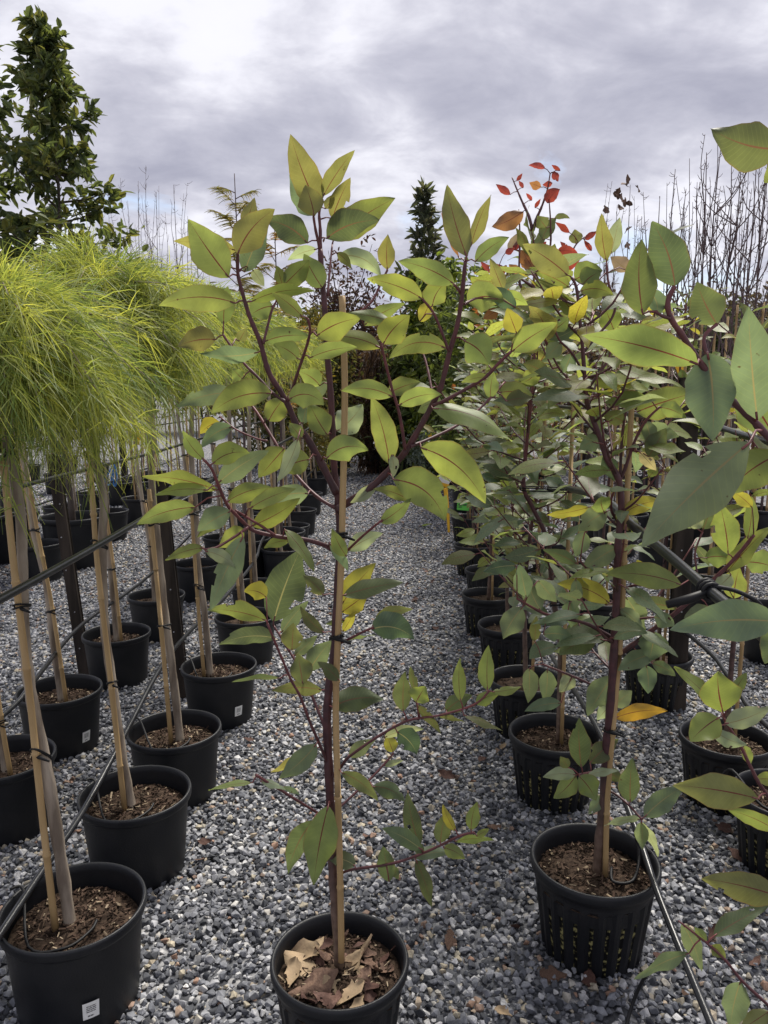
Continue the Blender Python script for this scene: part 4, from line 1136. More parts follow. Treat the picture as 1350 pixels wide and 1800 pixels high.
def gum(label, X, Y, h, nbr, palette, lsize=0.105, blen=0.34, near=False, trunk=None, scale=1.0, per=(5, 8), pot='slotted', sprawl=0.0, z0f=0.28):
    root = thing('potted_gum_tree', (X, Y, 0), label, 'tree', 'potted gum trees')
    add_pot(root, (X, Y), pot, near, scale)
    if trunk is None:
        b = [rnd(-0.03, 0.03) for _ in range(6)]
        trunk = [Vector((X, Y, 0.19)), Vector((X + b[0], Y + b[1], 0.19 + (h - 0.19) * 0.3)), Vector((X + b[2] + sprawl * 0.5, Y + b[3], 0.19 + (h - 0.19) * 0.65)), Vector((X + b[4] + sprawl, Y + b[5], h))]
    tr = smooth_poly(trunk, 6)
    mb = MB(); mb.tube(tr, [lerp(0.0115, 0.003, i / (len(tr) - 1)) for i in range(len(tr))], 8)
    mb.att['bark'] = [lerp(1.0, 0.1, min(1, 1.5 * i / (len(tr) - 1))) for i in range(len(tr)) for _ in range(8)]
    mb.build('trunk', ['gum_stem'], root, tr[0])
    sx = rnd(-0.02, 0.03)
    stake(root, [(X + 0.022, Y - 0.018, 0.19), (X + 0.024 + sx * 0.5, Y - 0.02, 0.9), (X + 0.03 + sx, Y - 0.02, rnd(1.45, 1.75))], 0.007)
    for z in (0.75, 1.15):
        i = min(range(len(tr)), key=lambda j: abs(tr[j].z - z))
        tie(root, tr[i], Vector((X + 0.024, Y - 0.02, z)))
    grow(root, tr, lerp(0.19, h, z0f), h * 0.97, nbr, blen, lsize, palette, per)
    return root, tr

MIX = 'ttddggggbbo'
GREY = 'ttttkddggbp'
# third of the row: red young growth at its top
def gum_red_top():
    X, Y = pot_xy(975, 1290)
    line = [(982, 1305), (985, 1200), (984, 1110), (974, 1060), (968, 1000), (965, 960), (955, 930), (935, 890), (921, 858), (924, 800), (930, 740), (938, 660), (940, 560), (938, 503), (940, 463), (936, 403)]
    root, tr = gum('tall gum tree with bright red young leaves at its top and a kinked lower trunk', X, Y, 2, 0, MIX, near=True, trunk=[atY(x, y, Y) for x, y in line], scale=1.03)
    grow(root, tr, 0.55, 1.25, 15, 0.36, 0.12, 'ttttdgk', (6, 8), tip=False); grow(root, tr, 1.2, 1.75, 16, 0.42, 0.13, 'ggbbtdo', (6, 9), tip=False)
    T = Tree(root, Y); S = T.stem
    for i in range(len(tr) - 1): T.nodes.append((tr[i], tr[i + 1]))
    S('branch', [(936, 405), (929, 379), (918, 355), (909, 334), (900, 312)], 7, 1.8, 0.03, 0, (0.4, 0.1))
    S('branch', [(936, 405), (945, 380), (953, 361), (962, 334), (967, 305)], 7, 1.8, -0.03, 0, (0.4, 0.1))
    S('branch', [(938, 520), (914, 500), (914, 419), (912, 368)], 6, 1.8, 0.05, 0, (0.4, 0.1))
    S('branch', [(940, 480), (975, 470), (1000, 450), (1014, 428), (1030, 415)], 6, 1.8, 0.05, 0, (0.4, 0.1))
    S('branch', [(940, 470), (965, 440), (968, 400), (965, 350)], 6, 1.8, -0.05, 0, (0.4, 0.1))
    S('branch', [(938, 505), (900, 480), (878, 465)], 6, 1.8, -0.02, 0, (0.4, 0.1))
    T.leaves([(919, 372, 866, 398, 28, 'e', 3), (962, 357, 984, 333, 20, 'r', 3), (897, 342, 872, 324, 11, 'r'), (958, 296, 930, 291, 9, 'r', -3), (951, 329, 931, 321, 13, 'e'), (971, 322, 954, 325, 9, 'r'), (972, 302, 981, 319, 11, 'r'),
              (953, 421, 977, 384, 24, 'd', 3), (960, 400, 945, 380, 20, 'd'), (975, 384, 1001, 384, 9, 'd', 4), (1001, 409, 977, 391, 9, 'r'), (1012, 428, 1010, 404, 21, 'o'), (1028, 421, 1049, 406, 10, 'r'), (1040, 441, 1027, 423, 8, 'r'),
              (980, 441, 1015, 446, 17, 'r', 3), (936, 471, 917, 440, 24, 'e'), (894, 441, 913, 409, 15, 'm'), (905, 440, 912, 421, 10, 'r'), (888, 445, 905, 436, 10, 'r'), (960, 480, 975, 430, 26, 'g'), (965, 450, 985, 440, 12, 'r'),
              (990, 470, 1020, 455, 16, 'r'), (945, 440, 960, 425, 12, 'r'), (916, 480, 895, 465, 14, 'e'), (880, 466, 858, 478, 12, 'r'), (920, 330, 912, 318, 6, 'r'), (908, 318, 918, 305, 6, 'r'), (940, 365, 950, 350, 6, 'r'), (935, 352, 925, 340, 6, 'r'),
              (985, 300, 970, 290, 6, 'r'), (1000, 440, 985, 425, 8, 'r'), (860, 476, 845, 460, 8, 'r'), (925, 462, 940, 448, 20, 'e'), (895, 505, 870, 515, 24, 'e'), (950, 505, 990, 490, 26, 'g'), (935, 520, 905, 540, 26, 'g'), (875, 545, 850, 560, 18, 'e')])
gum_red_top()
ROW_R = [((925, 1192), 1.95, MIX, 0.10, 'gum tree with mixed green leaves half hidden behind the red topped gum', 0.04),
         ((893, 1097), 1.85, GREY, 0.10, 'grey leaved gum tree in a slotted pot behind the red topped gum', 0.06),
         ((858, 1044), 1.75, GREY, 0.10, 'bushy grey leaved gum with a low skirt of leaves and a thin twin stem', 0.05),
         ((858, 1001), 1.9, MIX, 0.10, 'gum tree with its rim tucked behind the twin stemmed gum', 0.04),
         ((833, 957), 2.0, MIX, 0.10, 'slim gum tree with bright leaf litter in its pot', 0.08),
         ((822, 908), 1.9, GREY, 0.095, 'gum tree beside the green labelled pot', 0.10)]
for (px, h, pl, ls, lab, spr) in ROW_R:
    X, Y = pot_xy(*px)
    gum(lab, X, Y, h, 27, pl, ls * 1.3, 0.36, False, sprawl=spr, per=(6, 9), z0f=0.20)
for (X, Y, h, lab) in [(1.26, 2.22, 1.75, 'gum tree in the second right row beside the drip loop'), (1.24, 2.62, 1.7, 'gum tree in the second right row in front of the dark timber post'),
                       (1.30, 3.5, 1.9, 'gum tree in the second right row behind the dark timber post'), (1.30, 4.45, 1.95, 'gum tree in the second right row with its slotted pot between two stems'),
                       (1.34, 5.3, 2.0, 'gum tree far along the second right row'), (1.36, 6.2, 2.1, 'gum tree toward the end of the second right row')]:
    gum(lab, X, Y, h, 20, 'gggbbytd', 0.115, 0.33, Y < 3, sprawl=0.03, per=(5, 7), z0f=0.42) if Y > 2.7 else gum(lab, X, Y, h, 12, 'gggbbytd', 0.115, 0.30, True, per=(4, 6), z0f=0.55)

# ------------------------------------------------------------------ weeping thread-leaf wattles grafted on tall stems
def wattle_crown(root, C, rx, rz, nb, per, W, seed):
    g = np.random.default_rng(seed)
    th = g.uniform(0, 2 * np.pi, nb); u = g.uniform(-0.6, 1.0, nb)
    D = np.stack([np.cos(th) * np.sqrt(1 - u * u), np.sin(th) * np.sqrt(1 - u * u), u], 1)
    ln = g.uniform(0.60, 1.12, nb)
    P, DD, Ls, T = [], [], [], []
    tw = MB()
    hue = g.uniform(0, 1, nb); drop = g.uniform(0.45, 1.15, nb)
    for i in range(nb):
        k = per
        t = np.sort(g.uniform(0.30, 1.0, k))
        d = D[i]
        r = np.array([rx, rx, rz]) * ln[i]
        x = np.array(C) + d * r * t[:, None] + np.array([0, 0, -drop[i] * rz]) * (t ** 2.2)[:, None] + np.array([0, 0, 0.30 * rz])
        tang = unit(d * r + np.array([0, 0, -1.1 * rz]) * (t ** 1.2)[:, None])
        dv = unit(tang * 1.0 + g.normal(0, 0.70, (k, 3)) + np.array([0, 0, -0.22]))
        spray = np.repeat(g.normal(0, 0.45, (k // 6 + 1, 3)), 6, axis=0)[:k]
        dv = unit(dv + spray)
        P.append(x + spray * 0.02 + g.normal(0, 0.008, (k, 3))); DD.append(dv)
        Ls.append(g.uniform(0.05, 0.13, k))
        mixv = np.clip(hue[i] * 0.75 + g.uniform(-0.25, 0.30, k), 0, 1)[:, None]
        T.append((1 - mixv) * np.array([0.120, 0.180, 0.062]) + mixv * np.array([0.400, 0.420, 0.110]))
        xs = [Vector(C) + Vector(d * r * q) + Vector((0, 0, -drop[i] * rz * q ** 2.2 + 0.30 * rz * min(1, q * 3))) for q in (0.0, 0.35, 0.7, 0.95)]
        tw.tube(xs, [0.003, 0.002, 0.0014, 0.0008], 4, cap=False)
    P, DD, Ls, T = np.concatenate(P), np.concatenate(DD), np.concatenate(Ls), np.concatenate(T)
    n = len(P)
    V, Fq, tt = strands(P - np.array(C), DD, Ls, np.full(n, W), g.uniform(0.15, 0.55, n), T * g.uniform(0.8, 1.2, (n, 1)))
    o = link('crown', np_mesh('crown', V, Fq, ['thread_leaf'], tt), root, C)
    o['kind'] = 'stuff'
    tw.att = {}
    tw.build('twigs', ['bark_pale'], root, C)
    return o
def wattle(label, X, Y, trunk_px, stake_px, crown_px, rx, rz, nb, per, W, seed, near=True, label_sticker=False, top_z=None):
    root = thing('potted_wattle_tree', (X, Y, 0), label, 'tree', 'weeping wattle standards in the left rows')
    p = add_pot(root, (X, Y), 'smooth', near)
    C = atY(crown_px[0], crown_px[1], Y)
    tr = [atY(x, y, Y) for x, y in trunk_px]
    tr[0] = Vector((tr[0].x, tr[0].y, 0.195))
    tr = [tr[0]] + [v + Vector((rnd(-1, 1) * 0.006, rnd(-1, 1) * 0.006, 0)) for v in tr[1:]]
    tr = smooth_poly(tr + [Vector((C.x, C.y, C.z - 0.02))], 6)
    mb = MB(); k = len(tr)
    mb.tube(tr, [lerp(0.0150, 0.0095, i / (k - 1)) * (1 + 0.06 * math.sin(i * 1.9) + rnd(-0.05, 0.05)) * (1.3 if i == 0 else 1) for i in range(k)], 10)
    mb.build('trunk', ['bark_pale'], root, tr[0])
    if stake_px:
        sp = [atY(x, y, Y - 0.025) for x, y in stake_px]
        sp[0].z = 0.195
        stake(root, sp, 0.0085)
        for f in (0.25, 0.5, 0.78):
            i = int(f * (k - 1)); z = tr[i].z
            q = min(smooth_poly(sp, 6), key=lambda v: abs(v.z - z))
            if abs(q.z - z) < 0.05: tie(root, tr[i], q, 0.013, 0.009)
    wattle_crown(root, C, rx, rz, nb, per, W, seed)
    if label_sticker is not False:
        sticker(p, label_sticker, 0.098, 0.34 / 2 * 0.868)
    return root
A1 = pot_xy(130, 1597); A2 = pot_xy(238, 1397); A3 = pot_xy(307, 1285); A4 = pot_xy(385, 1172)
wattle('weeping lime green wattle with the widest mop and a white sticker on its pot', A1[0], A1[1], [(122, 1600), (105, 1500), (80, 1350), (60, 1230), (46, 1120), (42, 1010), (30, 900), (14, 780), (4, 690)],
       [(97, 1618), (75, 1440), (50, 1200), (25, 1000), (5, 800)], (-6, 612), 0.335, 0.240, 165, 112, 0.0014, 1, True, R(-58))
wattle('weeping lime green wattle second along the row from the widest mop', A2[0], A2[1], [(232, 1412), (215, 1340), (195, 1200), (185, 1100), (181, 960), (178, 880), (166, 790), (160, 700)],
       [(219, 1415), (195, 1200), (172, 1000), (163, 880), (158, 800)], (180, 560), 0.30, 0.25, 150, 95, 0.0014, 2)
wattle('weeping lime green wattle third along the row, tied beside the dark post', A3[0], A3[1], [(316, 1280), (303, 1180), (288, 1060), (278, 960), (270, 860), (262, 740), (258, 660)],
       [(300, 1280), (283, 1100), (270, 960), (262, 860)], (262, 565), 0.28, 0.24, 130, 80, 0.0015, 3)
wattle('weeping lime green wattle fourth along the row with a white sticker on its pot', A4[0], A4[1], [(369, 1162), (360, 1080), (350, 990), (345, 900), (339, 800), (337, 720)],
       [(358, 1163), (347, 1050), (340, 950), (335, 870)], (340, 570), 0.27, 0.25, 115, 70, 0.0016, 4, True, R(-46))
fars = [((432, 1085), (432, 1068), (408, 860), (402, 575)), ((452, 1030), (450, 1030), (440, 850), (438, 585)), ((497, 965), (495, 965), (480, 820), (472, 590)), ((512, 925), (510, 925), (500, 800), (495, 598)),
        ((528, 897), (526, 897), (518, 790), (512, 604)), ((542, 868), (541, 868), (532, 770), (528, 612)), ((556, 840), (556, 840), (548, 760), (545, 620))]
for k, (pp, b, m, c) in enumerate(fars):
    X, Y = pot_xy(*pp)
    wattle('weeping lime green wattle, %s along the aisle row from the widest mop' % ('fifth', 'sixth', 'seventh', 'eighth', 'ninth', 'tenth', 'eleventh')[k], X, Y, [b, ((b[0] + m[0]) / 2 - 2, (b[1] + m[1]) / 2), m, (c[0], c[1] + 90)], [(b[0] - 8, b[1]), (m[0] - 5, m[1])], c, 0.26, 0.24, 80, 52, 0.0020 + 0.0002 * k, 20 + k, False)
B = [((5, 1335), [(10, 1345), (-2, 1270), (-30, 1080), (-60, 850)], (-95, 600)), ((105, 1215), [(108, 1218), (95, 1120), (80, 1030), (60, 930), (45, 840), (32, 750)], (25, 580)),
     ((205, 1115), [(205, 1115), (195, 1000), (178, 880), (160, 770)], (150, 570)), ((275, 1048), [(272, 1045), (262, 960), (250, 880), (236, 770)], (226, 575)), ((347, 992), [(345, 992), (335, 900), (322, 800), (312, 720)], (306, 585)), ((392, 945), [(390, 945), (382, 860), (372, 780), (366, 720)], (360, 590)),
     ((430, 905), [(430, 905), (424, 840), (416, 770), (412, 720)], (408, 600)), ((462, 870), [(462, 870), (456, 800), (450, 750), (447, 700)], (445, 605))]
for k, (pp, tr, c) in enumerate(B):
    X, Y = pot_xy(*pp)
    wattle('weeping lime green wattle, %s of the second row counted from the open end' % ('first', '', 'third', 'fourth', 'fifth', 'sixth', 'seventh', 'eighth')[k] if k != 1 else 'weeping lime green wattle in the second row with a white sticker on its pot', X, Y, tr, [(tr[0][0] + 8, tr[0][1])] + [(x + 5, y) for x, y in tr[1:-1]], c, 0.27, 0.24, 70, 45, 0.0017, 40 + k, k < 3, R(-30) if k == 1 else False)

# ------------------------------------------------------------------ dark pinnate trees, bare trees, shrubs behind
def simple_pot(root, X, Y, sc=1.0):
    p = link('pot', POT_SM, root, (X, Y, -0.01)); p.scale = (sc,) * 3
    s = link('soil', SOILS[0], p, None); s.location = (0, 0, 0.275 - 0.06)
    return p
def leaf_tree(name, label, cat, X, Y, h, z0, rfun, nlim, nsub, per, L, W, cols, trunk_r=0.02, spread=0.10, group=None, bark='bark_grey', up=0.5, droop=0.25, pot=1.0, seed=0, normal_up=1.0, lateral=0.8, taper=0.0):
    """trunk, limbs by height, and leaf blades clustered along the outer limbs"""
    g = np.random.default_rng(100 + seed); rs = random.Random(seed)
    root = thing(name, (X, Y, 0), label, cat, group)
    if pot: simple_pot(root, X, Y, pot)
    mb = MB()
    tr = smooth_poly([Vector((X, Y, 0.0 if not pot else 0.2)), Vector((X + rs.uniform(-.04, .04) * h / 3, Y, h * 0.35)), Vector((X + rs.uniform(-.05, .05) * h / 3, Y, h * 0.7)), Vector((X, Y, h * 0.985))], 4)
    mb.tube(tr, [lerp(trunk_r, trunk_r * 0.15, i / (len(tr) - 1)) for i in range(len(tr))], 8)
    mb.build('trunk', [bark], root, tr[0])
    br = MB(); P, D = [], []
    a = rs.random() * 6.28
    for k in range(nlim):
        f = (k + rs.random() * 0.7) / nlim
        z = lerp(z0, h * 0.97, f)
        a += 2.4 + rs.uniform(-.5, .5)
        i = min(range(len(tr)), key=lambda j: abs(tr[j].z - z))
        rr = rfun(f) * rs.uniform(0.65, 1.12)
        e = up + rs.uniform(-.2, .25)
        d = Vector((math.cos(a), math.sin(a), math.tan(e)))
        q0 = tr[i]; q0 = Vector((q0.x, q0.y, z)); q1 = q0 + d * rr
        br.tube([q0, q0.lerp(q1, 0.5) + Vector((0, 0, -0.06 * rr)), q1], [trunk_r * 0.35, trunk_r * 0.22, trunk_r * 0.1], 5, cap=False)
        for s in range(nsub):
            t = 0.2 + 0.8 * (s + rs.random()) / nsub
            c = q0.lerp(q1, t)
            n = per
            base = np.array(c)[None] + g.normal(0, spread * (1 - taper * f), (n, 3)) * np.array([1, 1, 0.75])
            P.append(base)
            dd = np.array([d.x, d.y, d.z * 0.4])[None] * 0.5 + g.normal(0, lateral, (n, 3)) + np.array([0, 0, 0.15])
            D.append(dd)
    P, D = np.concatenate(P), unit(np.concatenate(D)); n = len(P)
    N = unit(g.normal(0, 0.6, (n, 3)) + np.array([0, 0, normal_up]))
    o_ = np.array((X, Y, 0.0))
    V, Fq, tt = blades(P - o_, D, N, L * g.uniform(0.65, 1.25, n), W * g.uniform(0.75, 1.2, n), tints(n, cols), droop)
    c = link('crown', np_mesh('crown', V, Fq, ['foliage'], tt), root, (X, Y, 0)); c['kind'] = 'stuff'
    br.build('limbs', [bark], root, (X, Y, 0))
    return root
p = atY(112, 640, 6.4)
DK = [(0.066, 0.092, 0.044), (0.090, 0.122, 0.052), (0.115, 0.145, 0.052), (0.155, 0.165, 0.055)]
top = atY(108, 15, 6.4).z
leaf_tree('evergreen_tree', 'tall dark green pyramid tree with notched leaves behind the wattles', 'tree', p.x, p.y, top, 1.15, lambda f: 0.06 + 1.05 * (1 - f) ** 1.0, 50, 7, 11, 0.105, 0.050, DK, 0.03, 0.085, 'dark evergreen trees', seed=1, pot=1.6, up=0.38, droop=0.1, taper=0.6)
p = atY(10, 640, 6.6)
leaf_tree('evergreen_tree', 'darker evergreen tree with open branches left of the tall pyramid tree', 'tree', p.x - 0.1, p.y, atY(0, 30, 6.6).z, 1.1, lambda f: 0.12 + 0.50 * (1 - f) ** 0.9, 32, 6, 10, 0.105, 0.050, DK[:3], 0.03, 0.08, 'dark evergreen trees', seed=2, pot=1.6, up=0.5, droop=0.1, taper=0.6)

def bare_tree(label, px, py, Y, nlimb, seed, r=0.016, spread=0.35, group=None, spur=0.05, cat='tree', bark='twig_mauve', lean=0.0, dead=0):
    rs = random.Random(seed)
    t = atY(px, py, Y); X, h = t.x - lean, t.z
    root = thing('bare_tree', (X, Y, 0), label, cat, group)
    simple_pot(root, X, Y, 1.2)
    tr = smooth_poly([Vector((X, Y, 0.2)), Vector((X + rs.uniform(-.03, .03), Y, h * 0.4)), Vector((X + rs.uniform(-.04, .04) + lean * .6, Y, h * 0.75)), Vector((X + lean, Y, h))], 4)
    mb = MB(); k = len(tr)
    mb.tube(tr, [lerp(r, r * 0.22, i / (k - 1)) for i in range(k)], 7)
    def spurs(mb, pts, n):
        for _ in range(int(n * 0.8)):
            i = rs.randrange(len(pts) - 1); q = pts[i].lerp(pts[i + 1], rs.random())
            d = Vector((rs.gauss(0, 1), rs.gauss(0, 1), abs(rs.gauss(0.5, 0.6)))).normalized() * rs.uniform(0.35, 1.3) * spur
            mb.tube([q, q + d * 0.6, q + d + Vector((0, 0, spur * 0.25))], [r * 0.22, r * 0.18, r * 0.13], 4, cap=False)
    spurs(mb, tr[k // 2:], 16)
    mb.build('trunk', [bark], root, tr[0])
    for m in range(nlimb):
        z = lerp(h * 0.34, h * 0.82, rs.random())
        i = min(range(k), key=lambda j: abs(tr[j].z - z)); q = tr[i]
        a = rs.random() * 6.28; out = spread * rs.uniform(0.4, 1.0); up = (h - z) * rs.uniform(0.45, 1.02)
        d = Vector((math.cos(a) * out, math.sin(a) * out, 0))
        pts = smooth_poly([q, q + d * 0.55 + Vector((0, 0, up * 0.3)), q + d * 0.9 + Vector((rs.uniform(-.06, .06), 0, up * 0.65)), q + d + Vector((0, 0, up))], 3)
        b = MB(); b.tube(pts, [lerp(r * 0.45, r * 0.16, j / (len(pts) - 1)) for j in range(len(pts))], 5)
        spurs(b, pts, int(10 * up / 0.8) + 3)
        o = b.build('branch', [bark], root, q)
    for m in range(dead):
        q = tr[rs.randrange(k // 2, k)]
        o = link('dry_leaf', dry_leaf_mesh(0.09, 0.7, 'fallen_brown', seed * 10 + m), root, q + Vector((rs.uniform(-.12, .12), 0, rs.uniform(-.05, .1))))
        o.rotation_euler = (rs.random() * 6, rs.random() * 6, rs.random() * 6)
    stake(root, [(X + 0.04, Y - 0.03, 0.2), (X + 0.05, Y - 0.03, h * 0.62)], 0.011)
    return root
RB = [(1187, 298, 8.2, 6), (1160, 345, 8.6, 5), (1206, 332, 8.8, 6), (1242, 268, 7.4, 10), (1268, 250, 7.7, 9), (1286, 290, 7.2, 11), (1304, 275, 8.0, 9), (1330, 282, 7.3, 10), (1352, 262, 7.8, 9), (1225, 345, 9.5, 8), (1262, 360, 9.8, 8), (1318, 350, 9.6, 8), (1385, 300, 7.5, 8)]
for k, (x, y, Y, n) in enumerate(RB):
    bare_tree('leafless young tree with knobbly upright twigs in the right background row', x, y, Y, n, 50 + k, 0.014, 0.40, 'leafless trees in the right background')
for k, (x, y, Y, n) in enumerate([(1108, 325, 7.0, 6), (1085, 360, 7.4, 6), (1128, 380, 7.2, 6), (1062, 385, 8.0, 4)]):
    bare_tree('thin leafless tree holding a few crumpled brown leaves', x, y, Y, n, 80 + k, 0.009, 0.25, 'leafless trees holding dead leaves', 0.05, dead=9 if k < 3 else 3)
for k, (x, y, Y, n) in enumerate([(243, 318, 9.5, 9), (275, 338, 9.8, 9), (305, 325, 9.2, 9), (225, 360, 10.2, 8), (330, 380, 9.9, 7)]):
    bare_tree('wispy leafless tree between the pyramid tree and the feathery tree', x, y, Y, n, 90 + k, 0.009, 0.42, 'wispy leafless trees', 0.07)

def feather_tree(label, px, py, Y, seed, cols, n=26, wid=0.42, z0=1.2):
    """slender tree whose side shoots carry rows of fine leaflets"""
    rs = random.Random(seed); g = np.random.default_rng(seed)
    t = atY(px, py, Y); X, h = t.x, t.z
    root = thing('feathery_tree', (X, Y, 0), label, 'tree')
    simple_pot(root, X, Y, 1.2)
    tr = [Vector((X, Y, 0.2)), Vector((X + 0.02, Y, h * 0.5)), Vector((X, Y, h))]
    tr = smooth_poly(tr, 5)
    mb = MB(); mb.tube(tr, [lerp(0.014, 0.003, i / (len(tr) - 1)) for i in range(len(tr))], 7); mb.build('trunk', ['twig_mauve'], root, tr[0])
    lm = MB(); P, D = [], []
    a = 0
    for k in range(n):
        f = k / n; z = lerp(z0, h * 0.97, f); a += 2.4 + rs.uniform(-.3, .3)
        l = wid * (1 - 0.75 * f) * rs.uniform(.7, 1.1)
        q0 = Vector((X, Y, z)); d = Vector((math.cos(a), math.sin(a), rs.uniform(0.3, 0.75)))
        pts = smooth_poly([q0, q0 + d * l * 0.6, q0 + d * l + Vector((0, 0, -0.10 * l))], 4)
        lm.tube(pts, [lerp(0.004, 0.0012, j / (len(pts) - 1)) for j in range(len(pts))], 4, cap=False)
        side = Vector((-math.sin(a), math.cos(a), 0))
        m = int(l / 0.0065)
        for j in range(m):
            tt = 0.25 + 0.75 * j / m; ii = min(int(tt * (len(pts) - 1)), len(pts) - 2)
            q = pts[ii].lerp(pts[ii + 1], tt * (len(pts) - 1) - ii)
            for sg in (-1, 1):
                P.append(q); D.append(side * sg + d * 0.5 + Vector((rs.gauss(0, .15), rs.gauss(0, .15), rs.uniform(-.45, .1))))
    P, D = np.array(P), unit(np.array(D)); m = len(P)
    V, Fq, tt = strands(P - np.array((X, Y, 0)), D, g.uniform(0.05, 0.10, m), np.full(m, 0.0042), np.full(m, 0.3), tints(m, cols))
    c = link('crown', np_mesh('crown', V, Fq, ['foliage'], tt), root, (X, Y, 0)); c['kind'] = 'stuff'
    lm.build('limbs', ['twig_mauve'], root, (X, Y, 0))
BR = [(0.15, 0.13, 0.045), (0.20, 0.165, 0.05), (0.12, 0.13, 0.055)]
feather_tree('slender bronze green feathery tree rising behind the wattle mops', 412, 305, 6.0, 5, BR, 40, 0.52)
feather_tree('shorter feathery tree with amber tips beside the bronze green feathery tree', 482, 385, 6.3, 6, BR + [(0.28, 0.14, 0.03)], 32, 0.48)

GR = [(0.055, 0.085, 0.03), (0.075, 0.11, 0.035), (0.10, 0.13, 0.04)]
leaf_tree('shrub', 'dark purple brown upright shrub at the far end of the aisle', 'shrub', *atY(610, 700, 15)[:2], atY(610, 560, 15).z, 0.1, lambda f: 0.85 * (1 - f * 0.35), 60, 5, 16, 0.13, 0.045, [(0.045, 0.022, 0.024), (0.065, 0.034, 0.034), (0.055, 0.04, 0.035)], 0.04, 0.13, seed=11, pot=0, up=1.0)
leaf_tree('shrub', 'brown weeping shrub hanging like a curtain beside the end of the aisle', 'shrub', *atY(672, 720, 13.5)[:2], atY(672, 585, 13.5).z, 0.1, lambda f: 0.42, 40, 4, 20, 0.16, 0.03, [(0.085, 0.05, 0.04), (0.11, 0.07, 0.055), (0.06, 0.038, 0.032)], 0.03, 0.12, seed=12, pot=1.5, up=-0.4, droop=0.9)
leaf_tree('shrub', 'olive conifer like shrub between the wattle row and the purple shrub', 'shrub', *atY(548, 720, 11)[:2], atY(548, 540, 11).z, 0.3, lambda f: 0.45 * (1 - f * 0.7), 46, 4, 18, 0.10, 0.022, [(0.10, 0.105, 0.035), (0.14, 0.13, 0.04), (0.19, 0.15, 0.03)], 0.02, 0.09, seed=13, pot=1.2)
leaf_tree('magnolia_tree', 'narrow dark spire with glossy pointed leaves and curled tip', 'tree', *atY(742, 700, 13.0)[:2], atY(742, 318, 13.0).z, 2.6, lambda f: 0.42 * (1 - f) ** 1.5 + 0.05, 38, 3, 5, 0.21, 0.068, [(0.06, 0.075, 0.05), (0.085, 0.10, 0.065), (0.11, 0.115, 0.085)], 0.022, 0.06, seed=14, pot=1.6, up=0.85, droop=0.05, lateral=0.5, taper=0.7)
leaf_tree('citrus_shrub', 'glossy bright green shrub with yellow shoots below the dark spire', 'shrub', *atY(768, 740, 12.5)[:2], atY(768, 470, 12.5).z, 0.6, lambda f: 0.72 * (1 - f * 0.5), 44, 5, 14, 0.16, 0.08, [(0.075, 0.115, 0.03), (0.14, 0.20, 0.04), (0.24, 0.30, 0.05)], 0.02, 0.10, seed=15, pot=1.2)
leaf_tree('citrus_shrub', 'low dark glossy shrub at the corner of the aisle', 'shrub', *atY(733, 760, 14.0)[:2], atY(733, 590, 14.0).z, 0.4, lambda f: 0.55, 38, 5, 14, 0.15, 0.07, [(0.04, 0.065, 0.03), (0.065, 0.095, 0.04), (0.12, 0.15, 0.06)], 0.02, 0.09, seed=16, pot=1.2)
leaf_tree('citrus_shrub', 'fresh green rounded shrub behind the gum row', 'shrub', *atY(825, 740, 9.2)[:2], atY(825, 500, 9.2).z, 0.4, lambda f: 0.55, 40, 5, 13, 0.11, 0.055, [(0.10, 0.14, 0.045), (0.15, 0.20, 0.05), (0.08, 0.11, 0.045)], 0.02, 0.10, seed=17, pot=1.2)
leaf_tree('silver_shrub', 'small silvery blue shrub with paired round leaves in a black pot', 'shrub', *atY(752, 790, 11.0)[:2], 0.85, 0.28, lambda f: 0.32, 22, 4, 10, 0.05, 0.032, [(0.16, 0.20, 0.19), (0.21, 0.26, 0.25)], 0.012, 0.05, seed=18, pot=1.0, up=0.3)
leaf_tree('silver_shrub', 'second small silvery blue shrub beside the aisle end', 'shrub', *atY(745, 820, 11.8)[:2], 0.60, 0.27, lambda f: 0.22, 16, 3, 10, 0.045, 0.03, [(0.16, 0.20, 0.19), (0.21, 0.26, 0.25)], 0.01, 0.04, seed=19, pot=0.9, up=0.2)
leaf_tree('orange_leaf_tree', 'sparse shrub with copper orange leaves among the gums', 'shrub', *atY(905, 700, 6.8)[:2], atY(905, 500, 6.8).z, 0.8, lambda f: 0.35, 26, 4, 5, 0.10, 0.055, [(0.22, 0.085, 0.035), (0.17, 0.12, 0.04), (0.09, 0.12, 0.04)], 0.012, 0.10, seed=20, pot=1.0)

